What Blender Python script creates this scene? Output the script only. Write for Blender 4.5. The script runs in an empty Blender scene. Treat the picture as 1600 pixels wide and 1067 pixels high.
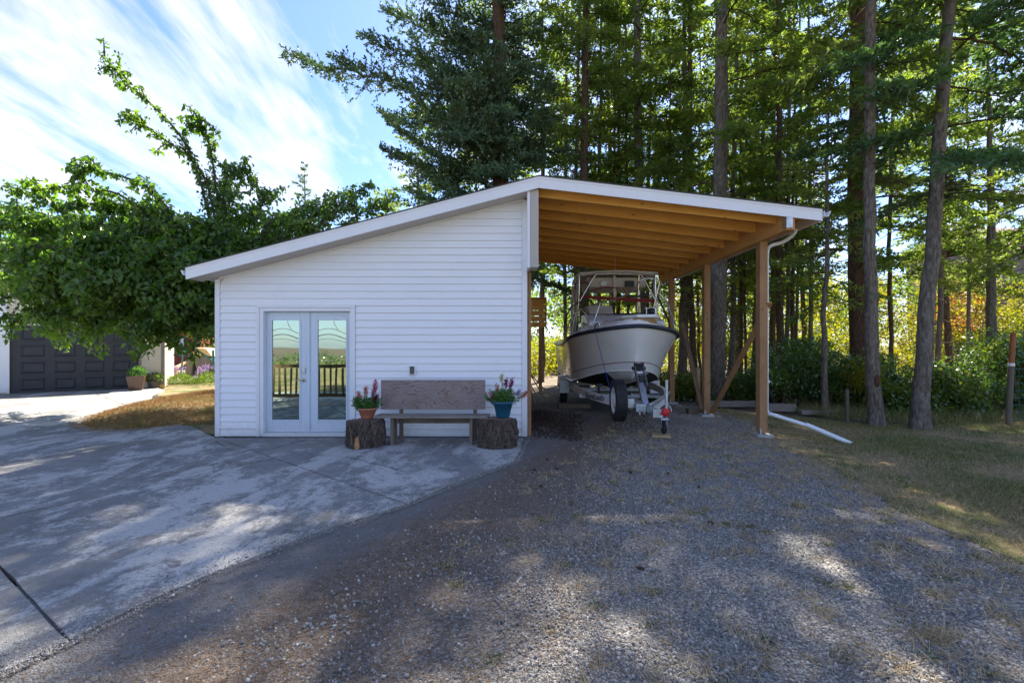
import bpy, bmesh, math, random
import numpy as np
from mathutils import Vector, Matrix
R = math.radians
sc = bpy.context.scene
C = sc.collection
# ------------------------------------------------------------------ camera, light, exposure
H = 1.54; F = 711.0; HY = 540.0
cam_d = bpy.data.cameras.new('camera'); cam = bpy.data.objects.new('camera', cam_d); C.objects.link(cam)
cam.location = (0, 0, H); cam.rotation_euler = (R(90), 0, 0)
cam_d.lens = 16.0; cam_d.sensor_width = 36; cam_d.shift_y = 0.004
cam_d.clip_start = 0.05; cam_d.clip_end = 2000
sc.camera = cam
SUN_AZ, SUN_EL = 20.0, 51.0            # degrees from +Y (negative = to the left), elevation
world = bpy.data.worlds.new('World'); sc.world = world; world.use_nodes = True
sun_d = bpy.data.lights.new('sun', 'SUN'); sun_d.energy = 3.6; sun_d.angle = R(0.5); sun_d.color = (1.0, 0.93, 0.82)
sun = bpy.data.objects.new('sun', sun_d); C.objects.link(sun)
dv = Vector((math.sin(R(SUN_AZ))*math.cos(R(SUN_EL)), math.cos(R(SUN_AZ))*math.cos(R(SUN_EL)), math.sin(R(SUN_EL))))
sun.rotation_euler = dv.to_track_quat('Z', 'Y').to_euler()
sc.view_settings.view_transform = 'Standard'; sc.view_settings.look = 'None'
sc.view_settings.gamma = 1.0; sc.view_settings.use_curve_mapping = False
sc.view_settings.exposure = 2.35
sc.cycles.max_bounces = 10; sc.cycles.diffuse_bounces = 7; sc.cycles.transmission_bounces = 6; sc.cycles.transparent_max_bounces = 6
sc.cycles.caustics_reflective = False; sc.cycles.caustics_refractive = False
sc.cycles.use_denoising = True

def build_world():
    nt = world.node_tree; N = nt.nodes; L = nt.links; N.clear()
    sky = N.new('ShaderNodeTexSky'); sky.sky_type = 'NISHITA'; sky.sun_disc = False
    sky.sun_elevation = R(SUN_EL); sky.sun_rotation = R(SUN_AZ)
    sky.air_density = 1.0; sky.dust_density = 0.6; sky.ozone_density = 2.0
    tc = N.new('ShaderNodeTexCoord')
    sep = N.new('ShaderNodeSeparateXYZ'); L.new(tc.outputs['Generated'], sep.inputs[0])
    add = N.new('ShaderNodeMath'); add.operation = 'ADD'; add.inputs[1].default_value = 0.18; L.new(sep.outputs['Z'], add.inputs[0])
    mx = N.new('ShaderNodeMath'); mx.operation = 'MAXIMUM'; mx.inputs[1].default_value = 0.05; L.new(add.outputs[0], mx.inputs[0])
    dx = N.new('ShaderNodeMath'); dx.operation = 'DIVIDE'; L.new(sep.outputs['X'], dx.inputs[0]); L.new(mx.outputs[0], dx.inputs[1])
    dy = N.new('ShaderNodeMath'); dy.operation = 'DIVIDE'; L.new(sep.outputs['Y'], dy.inputs[0]); L.new(mx.outputs[0], dy.inputs[1])
    cmb = N.new('ShaderNodeCombineXYZ'); L.new(dx.outputs[0], cmb.inputs[0]); L.new(dy.outputs[0], cmb.inputs[1])
    mp = N.new('ShaderNodeMapping'); mp.inputs['Rotation'].default_value = (0, 0, R(22)); mp.inputs['Scale'].default_value = (1.5, 0.7, 1)
    mp.inputs['Location'].default_value = (0.35, 0.2, 0)
    L.new(cmb.outputs[0], mp.inputs[0])
    n1 = N.new('ShaderNodeTexNoise'); n1.inputs['Scale'].default_value = 1.1; n1.inputs['Detail'].default_value = 9; n1.inputs['Roughness'].default_value = 0.62
    n1.inputs['Distortion'].default_value = 0.5
    L.new(mp.outputs[0], n1.inputs[0])
    mp2 = N.new('ShaderNodeMapping'); mp2.inputs['Rotation'].default_value = (0, 0, R(30)); mp2.inputs['Scale'].default_value = (13, 4.5, 1)
    L.new(cmb.outputs[0], mp2.inputs[0])
    n2 = N.new('ShaderNodeTexNoise'); n2.inputs['Scale'].default_value = 1.0; n2.inputs['Detail'].default_value = 6; n2.inputs['Distortion'].default_value = 0.4
    L.new(mp2.outputs[0], n2.inputs[0])
    ma = N.new('ShaderNodeMath'); ma.operation = 'MULTIPLY_ADD'; ma.inputs[1].default_value = 0.22; L.new(n2.outputs[0], ma.inputs[0]); L.new(n1.outputs[0], ma.inputs[2])
    rp = N.new('ShaderNodeValToRGB'); rp.color_ramp.elements[0].position = 0.595; rp.color_ramp.elements[1].position = 0.80
    rp.color_ramp.elements[0].color = (0, 0, 0, 1); rp.color_ramp.elements[1].color = (1, 1, 1, 1)
    L.new(ma.outputs[0], rp.inputs[0])
    tint = N.new('ShaderNodeMix'); tint.data_type = 'RGBA'; tint.blend_type = 'MULTIPLY'; tint.inputs[0].default_value = 1.0
    L.new(sky.outputs[0], tint.inputs[6]); tint.inputs[7].default_value = (.40, .46, .60, 1)
    mix = N.new('ShaderNodeMix'); mix.data_type = 'RGBA'
    L.new(rp.outputs[0], mix.inputs[0]); L.new(tint.outputs[2], mix.inputs[6]); mix.inputs[7].default_value = (2.9, 2.78, 2.68, 1)
    bg = N.new('ShaderNodeBackground'); bg.inputs['Strength'].default_value = 0.10
    L.new(mix.outputs[2], bg.inputs[0])
    out = N.new('ShaderNodeOutputWorld'); L.new(bg.outputs[0], out.inputs[0])
build_world()

# ------------------------------------------------------------------ helpers
def P(px, py, Y): return Vector(((px-800)/F*Y, Y, H-(py-HY)/F*Y))
def G(px, py, z=0.0):
    Y = F*(H-z)/(py-HY); return Vector(((px-800)/F*Y, Y, z))
def sm(a, b, x):
    t = np.clip((x-a)/(b-a), 0, 1); return t*t*(3-2*t)
def gz(x, y): return -0.015 - 0.085*sm(3.0, 4.8, x)

def cyc(o): return o
def link(o): C.objects.link(o); return o
def empty(name, label, cat, loc=(0,0,0), rz=0, group=None):
    o = bpy.data.objects.new(name, None); link(o); o.location = loc; o.rotation_euler = (0,0,rz)
    o.empty_display_size = 0.2
    o['label'] = label; o['category'] = cat
    if group: o['group'] = group
    return o
def mesh_np(name, V, Fq, mats, smooth=False):
    """V (n,3) array, Fq (m,k) int array"""
    me = bpy.data.meshes.new(name)
    V = np.asarray(V, dtype=np.float32); Fq = np.asarray(Fq, dtype=np.int32)
    m, k = Fq.shape
    me.vertices.add(len(V)); me.vertices.foreach_set('co', V.ravel())
    me.loops.add(m*k); me.loops.foreach_set('vertex_index', Fq.ravel())
    me.polygons.add(m); me.polygons.foreach_set('loop_start', np.arange(m, dtype=np.int32)*k)
    try: me.polygons.foreach_set('loop_total', np.full(m, k, dtype=np.int32))
    except Exception: pass
    if smooth: me.polygons.foreach_set('use_smooth', np.ones(m, dtype=bool))
    me.update(); me.validate()
    for mt in (mats if isinstance(mats, (list, tuple)) else [mats]): me.materials.append(mt)
    return me
class MB:
    def __init__(s): s.v = []; s.f = []; s.mi = []; s.sm = []
    def add(s, vs, fs, mi=0, smooth=False):
        b = len(s.v); s.v += [tuple(v) for v in vs]
        for f in fs: s.f.append(tuple(b+i for i in f)); s.mi.append(mi); s.sm.append(smooth)
    def box(s, a, b, mi=0, M=None):
        x0,y0,z0 = a; x1,y1,z1 = b
        vs = [Vector(p) for p in ((x0,y0,z0),(x1,y0,z0),(x1,y1,z0),(x0,y1,z0),(x0,y0,z1),(x1,y0,z1),(x1,y1,z1),(x0,y1,z1))]
        if M is not None: vs = [M @ v for v in vs]
        s.add(vs, ((0,3,2,1),(4,5,6,7),(0,1,5,4),(1,2,6,5),(2,3,7,6),(3,0,4,7)), mi)
        return s
    def prism(s, poly, y0, y1, mi=0, axis='y'):
        """poly of (x,z) extruded along y, or (x,y) extruded along z, or (y,z) along x"""
        n = len(poly)
        if axis == 'y': vs = [(p[0],y0,p[1]) for p in poly] + [(p[0],y1,p[1]) for p in poly]
        elif axis == 'z': vs = [(p[0],p[1],y0) for p in poly] + [(p[0],p[1],y1) for p in poly]
        else: vs = [(y0,p[0],p[1]) for p in poly] + [(y1,p[0],p[1]) for p in poly]
        fs = [tuple(range(n)), tuple(range(2*n-1, n-1, -1))] + [(i, (i+1)%n, n+(i+1)%n, n+i) for i in range(n)]
        s.add(vs, fs, mi); return s
    def bar(s, a, b, w, h, mi=0, up=(0,0,1)):
        """rectangular bar from a to b, w across, h along up"""
        a = Vector(a); b = Vector(b); d = (b-a).normalized(); u = Vector(up)
        x = d.cross(u).normalized(); u = x.cross(d).normalized()
        vs = []
        for p in (a, b):
            for sx, su in ((-1,-1),(1,-1),(1,1),(-1,1)): vs.append(p + x*(sx*w/2) + u*(su*h/2))
        s.add(vs, ((0,1,2,3),(7,6,5,4),(0,4,5,1),(1,5,6,2),(2,6,7,3),(3,7,4,0)), mi); return s
    def tube(s, pts, r, n=8, mi=0, caps=True, smooth=True):
        pts = [Vector(p) for p in pts]; m = len(pts)
        rs = r if isinstance(r, (list, tuple)) else [r]*m
        vs = []; ref = None
        for i, p in enumerate(pts):
            d = (pts[min(i+1,m-1)] - pts[max(i-1,0)]).normalized()
            if ref is None:
                ref = Vector((0,0,1)) if abs(d.z) < .9 else Vector((1,0,0))
            x = (ref - d*ref.dot(d)).normalized(); y = d.cross(x); ref = x
            for k in range(n):
                a = 2*math.pi*k/n; vs.append(p + x*(math.cos(a)*rs[i]) + y*(math.sin(a)*rs[i]))
        fs = [(i*n+k, i*n+(k+1)%n, (i+1)*n+(k+1)%n, (i+1)*n+k) for i in range(m-1) for k in range(n)]
        s.add(vs, fs, mi, smooth)
        if caps: s.add(vs[:n], [tuple(reversed(range(n)))], mi); s.add(vs[-n:], [tuple(range(n))], mi)
        return s
    def lathe(s, prof, c=(0,0,0), n=20, mi=0, axis='z', smooth=True):
        c = Vector(c); vs = []
        for r, h in prof:
            for k in range(n):
                a = 2*math.pi*k/n; q = (r*math.cos(a), r*math.sin(a), h)
                if axis == 'x': q = (h, r*math.cos(a), r*math.sin(a))
                if axis == 'y': q = (r*math.cos(a), h, r*math.sin(a))
                vs.append(c + Vector(q))
        fs = [(i*n+k, i*n+(k+1)%n, (i+1)*n+(k+1)%n, (i+1)*n+k) for i in range(len(prof)-1) for k in range(n)]
        s.add(vs, fs, mi, smooth); return s
    def mesh(s, name, mats):
        me = bpy.data.meshes.new(name); me.from_pydata(s.v, [], s.f)
        for m in (mats if isinstance(mats, (list, tuple)) else [mats]): me.materials.append(m)
        for p, mi, smo in zip(me.polygons, s.mi, s.sm): p.material_index = mi; p.use_smooth = smo
        bm = bmesh.new(); bm.from_mesh(me); bmesh.ops.recalc_face_normals(bm, faces=bm.faces); bm.to_mesh(me); bm.free()
        return me
    def build(s, name, mats, parent=None, bevel=0, label=None, loc=None):
        me = s.mesh(name, mats); o = bpy.data.objects.new(name, me); link(o)
        if parent: o.parent = parent
        if loc is not None: o.location = loc
        if bevel:
            b = o.modifiers.new('bevel', 'BEVEL'); b.width = bevel; b.segments = 2; b.limit_method = 'ANGLE'; b.angle_limit = R(40)
        if label: o['label'] = label
        return o
def smooth_pts(pts, n=6):
    """Catmull-Rom through points"""
    pts = [Vector(p) for p in pts]; out = []
    q = [pts[0]*2-pts[1]] + pts + [pts[-1]*2-pts[-2]]
    for i in range(1, len(q)-2):
        for k in range(n):
            t = k/n; a,b,c,d = q[i-1],q[i],q[i+1],q[i+2]
            out.append(0.5*((2*b)+(c-a)*t+(2*a-5*b+4*c-d)*t*t+(3*b-a-3*c+d)*t**3))
    out.append(pts[-1]); return out
def tag(o, label=None, cat=None, group=None, kind=None):
    if label: o['label'] = label
    if cat: o['category'] = cat
    if group: o['group'] = group
    if kind: o['kind'] = kind
    return o

# ------------------------------------------------------------------ materials
class NT:
    def __init__(s, name):
        s.m = bpy.data.materials.new(name); s.m.use_nodes = True; s.t = s.m.node_tree
        s.N = s.t.nodes; s.L = s.t.links
        s.bsdf = s.N['Principled BSDF']; s.out = s.N['Material Output']
        tc = s.N.new('ShaderNodeTexCoord'); s.obj = tc.outputs['Object']
        g = s.N.new('ShaderNodeNewGeometry'); s.pos = g.outputs['Position']; s.geo = g
        oi = s.N.new('ShaderNodeObjectInfo'); s.rnd = oi.outputs['Random']
    def inp(s, sock, v):
        if hasattr(v, 'is_linked') or isinstance(v, bpy.types.NodeSocket): s.L.new(v, sock)
        elif v is not None: sock.default_value = v if not (isinstance(v, (tuple, list)) and len(v) == 3 and sock.type == 'RGBA') else (*v, 1)
    def math(s, op, a, b=0.0, c=None, clamp=False):
        n = s.N.new('ShaderNodeMath'); n.operation = op; n.use_clamp = clamp
        s.inp(n.inputs[0], a); s.inp(n.inputs[1], b)
        if c is not None: s.inp(n.inputs[2], c)
        return n.outputs[0]
    def vmap(s, v, scale=(1,1,1), rot=(0,0,0), rnd=0.0):
        n = s.N.new('ShaderNodeMapping'); s.L.new(v, n.inputs[0]); n.inputs['Scale'].default_value = scale; n.inputs['Rotation'].default_value = rot
        if rnd:
            c = s.N.new('ShaderNodeCombineXYZ'); m = s.math('MULTIPLY', s.rnd, rnd)
            for i in range(3): s.L.new(m, c.inputs[i])
            s.L.new(c.outputs[0], n.inputs['Location'])
        return n.outputs[0]
    def noise(s, v, scale=5, detail=4, rough=.55, dist=0):
        n = s.N.new('ShaderNodeTexNoise'); s.L.new(v, n.inputs['Vector'])
        n.inputs['Scale'].default_value = scale; n.inputs['Detail'].default_value = detail; n.inputs['Roughness'].default_value = rough; n.inputs['Distortion'].default_value = dist
        return n.outputs[0]
    def voro(s, v, scale=5, feature='F1', rnd=1.0, out='Distance'):
        n = s.N.new('ShaderNodeTexVoronoi'); n.feature = feature; s.L.new(v, n.inputs['Vector']); n.inputs['Scale'].default_value = scale
        n.inputs['Randomness'].default_value = rnd
        return n.outputs[out]
    def ramp(s, f, stops):
        n = s.N.new('ShaderNodeValToRGB'); e = n.color_ramp.elements
        while len(e) < len(stops): e.new(0.5)
        for i, (p, c) in enumerate(stops):
            e[i].position = p; e[i].color = (c, c, c, 1) if isinstance(c, (int, float)) else (*c, 1)
        s.L.new(f, n.inputs[0]); return n.outputs[0]
    def mix(s, f, a, b, mode='MIX'):
        n = s.N.new('ShaderNodeMix'); n.data_type = 'RGBA'; n.blend_type = mode
        s.inp(n.inputs[0], f); s.inp(n.inputs[6], a); s.inp(n.inputs[7], b); return n.outputs[2]
    def bump(s, h, strength=.3, dist=.01, normal=None):
        n = s.N.new('ShaderNodeBump'); n.inputs['Strength'].default_value = strength; n.inputs['Distance'].default_value = dist
        s.L.new(h, n.inputs['Height'])
        if normal is not None: s.L.new(normal, n.inputs['Normal'])
        return n.outputs[0]
    def done(s, col=None, rough=.6, metal=0, nrm=None, spec=None, **k):
        b = s.bsdf
        s.inp(b.inputs['Base Color'], col); s.inp(b.inputs['Roughness'], rough); s.inp(b.inputs['Metallic'], metal)
        if nrm is not None: s.L.new(nrm, b.inputs['Normal'])
        if spec is not None: b.inputs['Specular IOR Level'].default_value = spec
        for kk, v in k.items(): s.inp(b.inputs[kk.replace('_', ' ')], v)
        return s.m
def simple(name, c, rough=.5, metal=0, var=.12, scale=8, bump=.05, bscale=60, spec=None, **k):
    n = NT(name); v = n.vmap(n.obj, rnd=37)
    f = n.noise(v, scale, 5)
    lo = tuple(x*(1-var) for x in c); hi = tuple(min(1, x*(1+var)) for x in c)
    col = n.ramp(f, [(.3, lo), (.7, hi)])
    return n.done(col, n.ramp(n.noise(v, scale*2, 3), [(.3, max(0, rough-.08)), (.7, min(1, rough+.08))]), metal, n.bump(n.noise(v, bscale, 4), bump, .005) if bump else None, spec, **k)
def leaf_mat(name, cols, trans=.35, tcol=None, rough=.5, scale=.6, spec=.35):
    """cols: list of colours spread over leaves by a noise in space; part of the light shines through"""
    n = NT(name)
    f1 = n.noise(n.pos, scale, 3, .6); f2 = n.noise(n.pos, 14, 2)
    wn = n.N.new('ShaderNodeTexWhiteNoise'); wn.noise_dimensions = '1D'
    s = n.math('MULTIPLY_ADD', f2, .45, n.math('MULTIPLY', f1, .75))
    k = len(cols); lo, hi = .42, .80
    col = n.ramp(s, [(lo+(hi-lo)*i/max(1, k-1), c) for i, c in enumerate(cols)])
    b = n.bsdf; n.inp(b.inputs['Base Color'], col); b.inputs['Roughness'].default_value = rough; b.inputs['Specular IOR Level'].default_value = spec
    tr = n.N.new('ShaderNodeBsdfTranslucent')
    tm = n.mix(1.0, col, tcol or (1.6, 1.7, .6), 'MULTIPLY'); n.L.new(tm, tr.inputs[0])
    mx = n.N.new('ShaderNodeMixShader'); mx.inputs[0].default_value = trans
    n.L.new(b.outputs[0], mx.inputs[1]); n.L.new(tr.outputs[0], mx.inputs[2]); n.L.new(mx.outputs[0], n.out.inputs[0])
    return n.m
def wood(name, c1, c2, axis='x', rough=.7, scale=1.0, knots=True, bump=.3):
    n = NT(name); st = {'x': (1.2, 22, 22), 'y': (22, 1.2, 22), 'z': (22, 22, 1.2)}[axis]
    v = n.vmap(n.obj, tuple(k*scale for k in st), rnd=53)
    g = n.noise(v, 1.6, 6, .65, 1.2)
    big = n.noise(n.vmap(n.obj, (1.3, 1.3, 1.3), rnd=11), 1.5, 3)
    col = n.ramp(n.math('MULTIPLY_ADD', big, .45, n.math('MULTIPLY', g, .6)), [(.3, c2), (.68, c1)])
    if knots:
        st2 = {'x': (3.2, 9, 9), 'y': (9, 3.2, 9), 'z': (9, 9, 3.2)}[axis]
        k = n.voro(n.vmap(n.obj, st2, rnd=19), 1.0)
        km = n.ramp(k, [(.05, 1.0), (.13, 0.0)])
        col = n.mix(km, col, tuple(x*.35 for x in c2))
    return n.done(col, rough, 0, n.bump(g, bump, .004), .3)
def bark(name, c1, c2, lichen=.3, scale=1.0):
    n = NT(name); v = n.vmap(n.obj, (14*scale, 14*scale, 3.0*scale), rnd=71)
    b = n.noise(v, 1.3, 9, .78, .9); pl = n.voro(n.vmap(n.obj, (26*scale, 26*scale, 7*scale), rnd=31), 1.0)
    h = n.math('MULTIPLY_ADD', pl, -.35, n.math('MULTIPLY_ADD', b, 1.5, -.15))
    col = n.ramp(h, [(.25, c2), (.5, tuple((x+y)/2 for x, y in zip(c1, c2))), (.72, c1)])
    li = n.ramp(n.noise(n.vmap(n.obj, (1, 1, .8), rnd=9), 9, 6, .8), [(.58, 0.), (.63, 1.)])
    col = n.mix(n.math('MULTIPLY', li, lichen), col, (.40, .41, .37))
    tone = n.noise(n.vmap(n.obj, (.8, .8, .5), rnd=5), 1.3, 3); col = n.mix(n.ramp(tone, [(.4, 0.), (.7, .4)]), col, tuple(x*.5 for x in c1))
    return n.done(col, .95, 0, n.bump(h, 1.0, .03), .1)

def siding_mat(name, c, rough=.42):
    n = NT(name); v = n.vmap(n.obj, rnd=23)
    gr = n.noise(n.vmap(n.obj, (2.5, 50, 50), rnd=23), 2, 4)
    dirt = n.noise(v, 1.7, 5, .7)
    col = n.mix(n.ramp(dirt, [(.45, 0.), (.85, .35)]), c, tuple(x*.84 for x in c))
    sz = n.N.new('ShaderNodeSeparateXYZ'); n.L.new(n.pos, sz.inputs[0])
    spl = n.math('MULTIPLY', n.ramp(n.math('MULTIPLY_ADD', n.noise(n.pos, 9, 5, .7), .35, sz.outputs[2]), [(.16, 1.), (.42, 0.)]), .45)
    col = n.mix(spl, col, (.40, .36, .30))
    return n.done(col, n.ramp(gr, [(.3, rough-.06), (.7, rough+.1)]), 0, n.bump(gr, .12, .002), .4)
def concrete_mat():
    n = NT('weathered_concrete'); p = n.pos
    big = n.noise(p, .5, 5, .65, .4)
    d = n.vmap(p, (1.0, .5, 1), rot=(0, 0, R(-28)))
    fine = n.noise(p, 30, 8, .85); mid = n.noise(p, 6, 8, .8); grit = n.voro(p, 120); sp = n.noise(p, 150, 3, .8)
    pat = n.noise(d, 1.0, 12, .74, .3)
    base = n.mix(n.ramp(big, [(.35, 0.), (.65, 1.)]), (.20, .197, .19), (.31, .30, .28))
    base = n.mix(n.ramp(mid, [(.35, .5), (.6, 0.)]), base, (.11, .11, .108))
    light = n.mix(n.ramp(fine, [(.35, 0.), (.65, 1.)]), (.38, .37, .35), (.60, .58, .54))
    m = n.ramp(n.math('ADD', n.math('MULTIPLY', fine, .25), n.math('MULTIPLY_ADD', mid, .25, pat)), [(.735, 0.), (.80, .9)])
    col = n.mix(m, base, light)
    st = n.ramp(n.noise(n.vmap(p, (1, .7, 1), rot=(0, 0, R(20))), 1.7, 9, .7, .3), [(.60, 0.), (.66, .6)])
    col = n.mix(st, col, (.085, .078, .068))
    col = n.mix(n.ramp(n.noise(p, .9, 3), [(.55, 0.), (.7, .35)]), col, (.28, .225, .16))
    col = n.mix(n.ramp(grit, [(.0, .75), (.3, 0.)]), col, (.05, .05, .05))
    col = n.mix(n.ramp(sp, [(.60, 0.), (.70, .6)]), col, (.50, .49, .46))
    vm = n.N.new('ShaderNodeVectorMath'); vm.operation = 'ADD'; n.L.new(p, vm.inputs[0])
    cv = n.N.new('ShaderNodeCombineXYZ'); wv = n.noise(p, 3.5, 6, .75); n.L.new(wv, cv.inputs[0]); n.L.new(n.math('SUBTRACT', 1.0, wv), cv.inputs[1]); n.L.new(cv.outputs[0], vm.inputs[1])
    ck = n.ramp(n.voro(vm.outputs[0], .55, 'DISTANCE_TO_EDGE'), [(.0, 1.), (.006, 0.)])
    ck = n.math('MULTIPLY', ck, n.ramp(n.noise(p, .45, 2), [(.48, 0.), (.56, .8)]))
    col = n.mix(ck, col, (.03, .03, .03))
    h = n.math('MULTIPLY_ADD', fine, .7, n.math('MULTIPLY_ADD', m, -.3, n.math('MULTIPLY', grit, .6)))
    return n.done(col, .9, 0, n.bump(h, .9, .008), .2)
def gravel_mat():
    n = NT('gravel_and_dirt'); p = n.pos
    w = n.noise(p, 2.2, 6, .7); w2 = n.noise(p, .8, 4)
    sx = n.N.new('ShaderNodeSeparateXYZ'); n.L.new(p, sx.inputs[0])
    # distance across the strip beside the concrete edge
    d = n.math('ADD', n.math('MULTIPLY', sx.outputs[0], .895), n.math('MULTIPLY', sx.outputs[1], -.445))
    d = n.math('ADD', d, 1.84*.895 + 2.08*.445)
    d = n.math('MULTIPLY_ADD', w, 1.1, d)
    brown = n.ramp(n.math('MULTIPLY', d, .4), [(.42, 1.), (.95, 0.)])
    far = n.ramp(n.math('MULTIPLY_ADD', w2, 1.8, n.math('MULTIPLY', sx.outputs[0], .25)), [(.55, 0.), (.62, 0.)])
    vcol = n.voro(p, 85, out='Color'); sep = n.N.new('ShaderNodeSeparateColor'); n.L.new(vcol, sep.inputs[0])
    vd = n.voro(p, 85)
    grey = n.ramp(sep.outputs[0], [(0., (.09, .085, .08)), (.5, (.20, .19, .175)), (.85, (.32, .30, .27)), (1., (.50, .47, .42))])
    dirt = n.ramp(n.noise(p, 30, 6, .75), [(.3, (.065, .045, .031)), (.5, (.15, .108, .076)), (.7, (.29, .22, .155))])
    patch = n.ramp(w, [(.58, 0.), (.72, .75)])
    col = n.mix(n.math('MAXIMUM', n.math('MULTIPLY', brown, .8), n.math('MULTIPLY', patch, .7)), grey, dirt)
    edge = n.ramp(n.math('MULTIPLY_ADD', w, .9, sx.outputs[0]), [(0., 0.), (1., 0.)])
    gb = n.noise(p, 70, 5, .8); grit = n.ramp(gb, [(.3, (.09, .088, .086)), (.5, (.17, .165, .16)), (.7, (.30, .28, .26))])
    gm = n.ramp(n.math('ADD', n.math('MULTIPLY_ADD', w, .55, n.math('MULTIPLY', n.noise(p, 14, 6, .8), .35)), n.math('SUBTRACT', d, n.math('MULTIPLY', w, 1.1))), [(.30, 1.), (.62, 0.)])
    col = n.mix(gm, col, grit)
    h = n.math('MULTIPLY_ADD', n.noise(p, 60, 5, .7), .6, n.math('SUBTRACT', 1.0, vd))
    return n.done(col, .9, 0, n.bump(h, .9, .012), .2)
def lawn_mat():
    n = NT('dry_lawn_soil'); p = n.pos
    a = n.noise(p, 1.1, 5, .65); b = n.noise(p, 40, 5, .8)
    g = n.ramp(b, [(.3, (.06, .08, .024)), (.7, (.16, .19, .06))]); d = n.ramp(b, [(.3, (.17, .12, .065)), (.7, (.46, .35, .20))])
    col = n.mix(n.ramp(a, [(.42, 0.), (.58, 1.)]), g, d)
    return n.done(col, .95, 0, n.bump(b, 1.0, .03), .1)
MT = {}
MT['siding'] = siding_mat('white_vinyl', (.84, .84, .86))
MT['trim'] = siding_mat('white_trim', (.80, .80, .82), .38)
MT['cream'] = siding_mat('cream_vinyl', (.62, .55, .43))
MT['soffit'] = siding_mat('beige_soffit', (.56, .51, .46), .5)
MT['door'] = siding_mat('door_paint', (.62, .69, .76), .3)
MT['shingle'] = simple('roof_shingle', (.06, .055, .05), .9, var=.4, scale=30, bump=.6, bscale=90)
MT['rafter'] = wood('fir_rafter', (.90, .52, .17), (.74, .35, .08), 'x')
MT['decking'] = wood('fir_sheathing', (.62, .29, .07), (.42, .17, .035), 'y')
MT['beam'] = wood('fir_beam', (.66, .36, .13), (.42, .20, .065), 'y')
MT['post'] = wood('treated_post', (.42, .23, .11), (.22, .115, .05), 'z')
MT['brace'] = wood('brace_board', (.22, .14, .075), (.10, .062, .035), 'z', knots=False)
MT['gwood'] = wood('grey_weathered_wood', (.30, .26, .22), (.14, .115, .095), 'x')
MT['gwoodz'] = wood('grey_weathered_upright', (.24, .19, .14), (.10, .075, .055), 'z', knots=False)
MT['paleblock'] = wood('pale_lumber', (.52, .38, .22), (.34, .23, .12), 'x', knots=False)
MT['oldblock'] = wood('old_lumber', (.20, .15, .10), (.09, .065, .045), 'x', knots=False)
MT['orangepost'] = wood('stained_post', (.33, .13, .05), (.2, .07, .025), 'z', knots=False)
MT['greypost'] = wood('grey_fence_post', (.16, .13, .10), (.08, .065, .05), 'z', knots=False)
MT['bark_grey'] = bark('grey_bark', (.34, .29, .24), (.10, .08, .062), .5)
MT['bark_brown'] = bark('brown_bark', (.23, .155, .10), (.06, .04, .028), .2)
MT['bark_red'] = bark('reddish_bark', (.25, .14, .085), (.06, .036, .024), .12)
MT['bark_stump'] = bark('stump_bark', (.27, .205, .165), (.05, .037, .03), .12, 1.6)
MT['bark_cherry'] = bark('cherry_bark', (.20, .16, .13), (.07, .05, .04), .2, 2)
MT['galv'] = simple('galvanised_steel', (.50, .53, .57), .38, .85, .2, 14, .06)
MT['steel'] = simple('stainless_tube', (.72, .72, .72), .22, .95, .05, 6, 0)
MT['alum'] = simple('gutter_white', (.78, .79, .81), .35, 0, .05, 3, .02)
MT['black'] = simple('black_plastic', (.012, .012, .014), .5, 0, .3)
MT['rubber'] = simple('tyre_rubber', (.018, .018, .02), .75, 0, .4, 12, .3, 80)
MT['gel'] = simple('white_gelcoat', (.88, .86, .82), .17, 0, .05, 2.2, .01, 5, Coat_Weight=.3)
MT['gelt'] = simple('deck_gelcoat', (.82, .83, .85), .3, 0, .04, 3, .01)
MT['tan'] = simple('tan_plywood', (.56, .38, .19), .5, 0, .15)
MT['antifoul'] = simple('bottom_paint', (.012, .014, .018), .6, 0, .4)
MT['navy'] = simple('navy_rubber', (.018, .024, .045), .4, 0, .2)
MT['redline'] = simple('maroon_line', (.20, .02, .025), .35, 0, .1)
MT['red'] = simple('red_plastic', (.55, .012, .018), .35, 0, .1)
MT['redcloth'] = simple('red_webbing', (.22, .018, .022), .8, 0, .2)
MT['blue'] = simple('blue_strap', (.02, .045, .33), .6, 0, .15)
MT['canvas'] = simple('cream_canvas', (.62, .56, .50), .7, 0, .1)
MT['whitep'] = simple('white_paint', (.74, .74, .74), .35, 0, .06)
MT['terra'] = simple('terracotta', (.42, .15, .085), .7, 0, .15)
MT['teal'] = simple('teal_pot', (.012, .10, .17), .35, 0, .12)
MT['brownpot'] = simple('brown_glaze', (.10, .05, .032), .35, 0, .25)
MT['greypot'] = simple('grey_green_pot', (.10, .095, .075), .6, 0, .2)
MT['soil'] = simple('potting_soil', (.03, .02, .014), .95, 0, .4, 40, .5)
MT['charcoal'] = simple('charcoal_door', (.028, .030, .036), .55, 0, .12, 5, .08)
MT['redwall'] = siding_mat('red_siding', (.30, .045, .03), .6)
MT['darktrim'] = simple('slate_trim', (.05, .06, .085), .6)
MT['brass'] = simple('satin_brass', (.62, .50, .32), .3, .9, .05)
MT['greycover'] = simple('grey_tarp', (.13, .12, .115), .7, 0, .25, 3, .4, 6)
MT['tealmetal'] = simple('teal_metal', (.02, .16, .15), .5, 0, .2)
MT['concblock'] = simple('pier_concrete', (.42, .42, .41), .85, 0, .15, 20, .3)
MT['roofgrey'] = simple('far_roof', (.22, .17, .14), .9, 0, .2)
MT['wallgrey'] = simple('far_wall', (.22, .19, .16), .8, 0, .1)
MT['text'] = simple('navy_lettering', (.01, .015, .05), .5, 0, .05, 4, 0)
MT['darkwood'] = simple('rotten_wood', (.10, .045, .02), .9, 0, .6, 25, .5)
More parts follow.
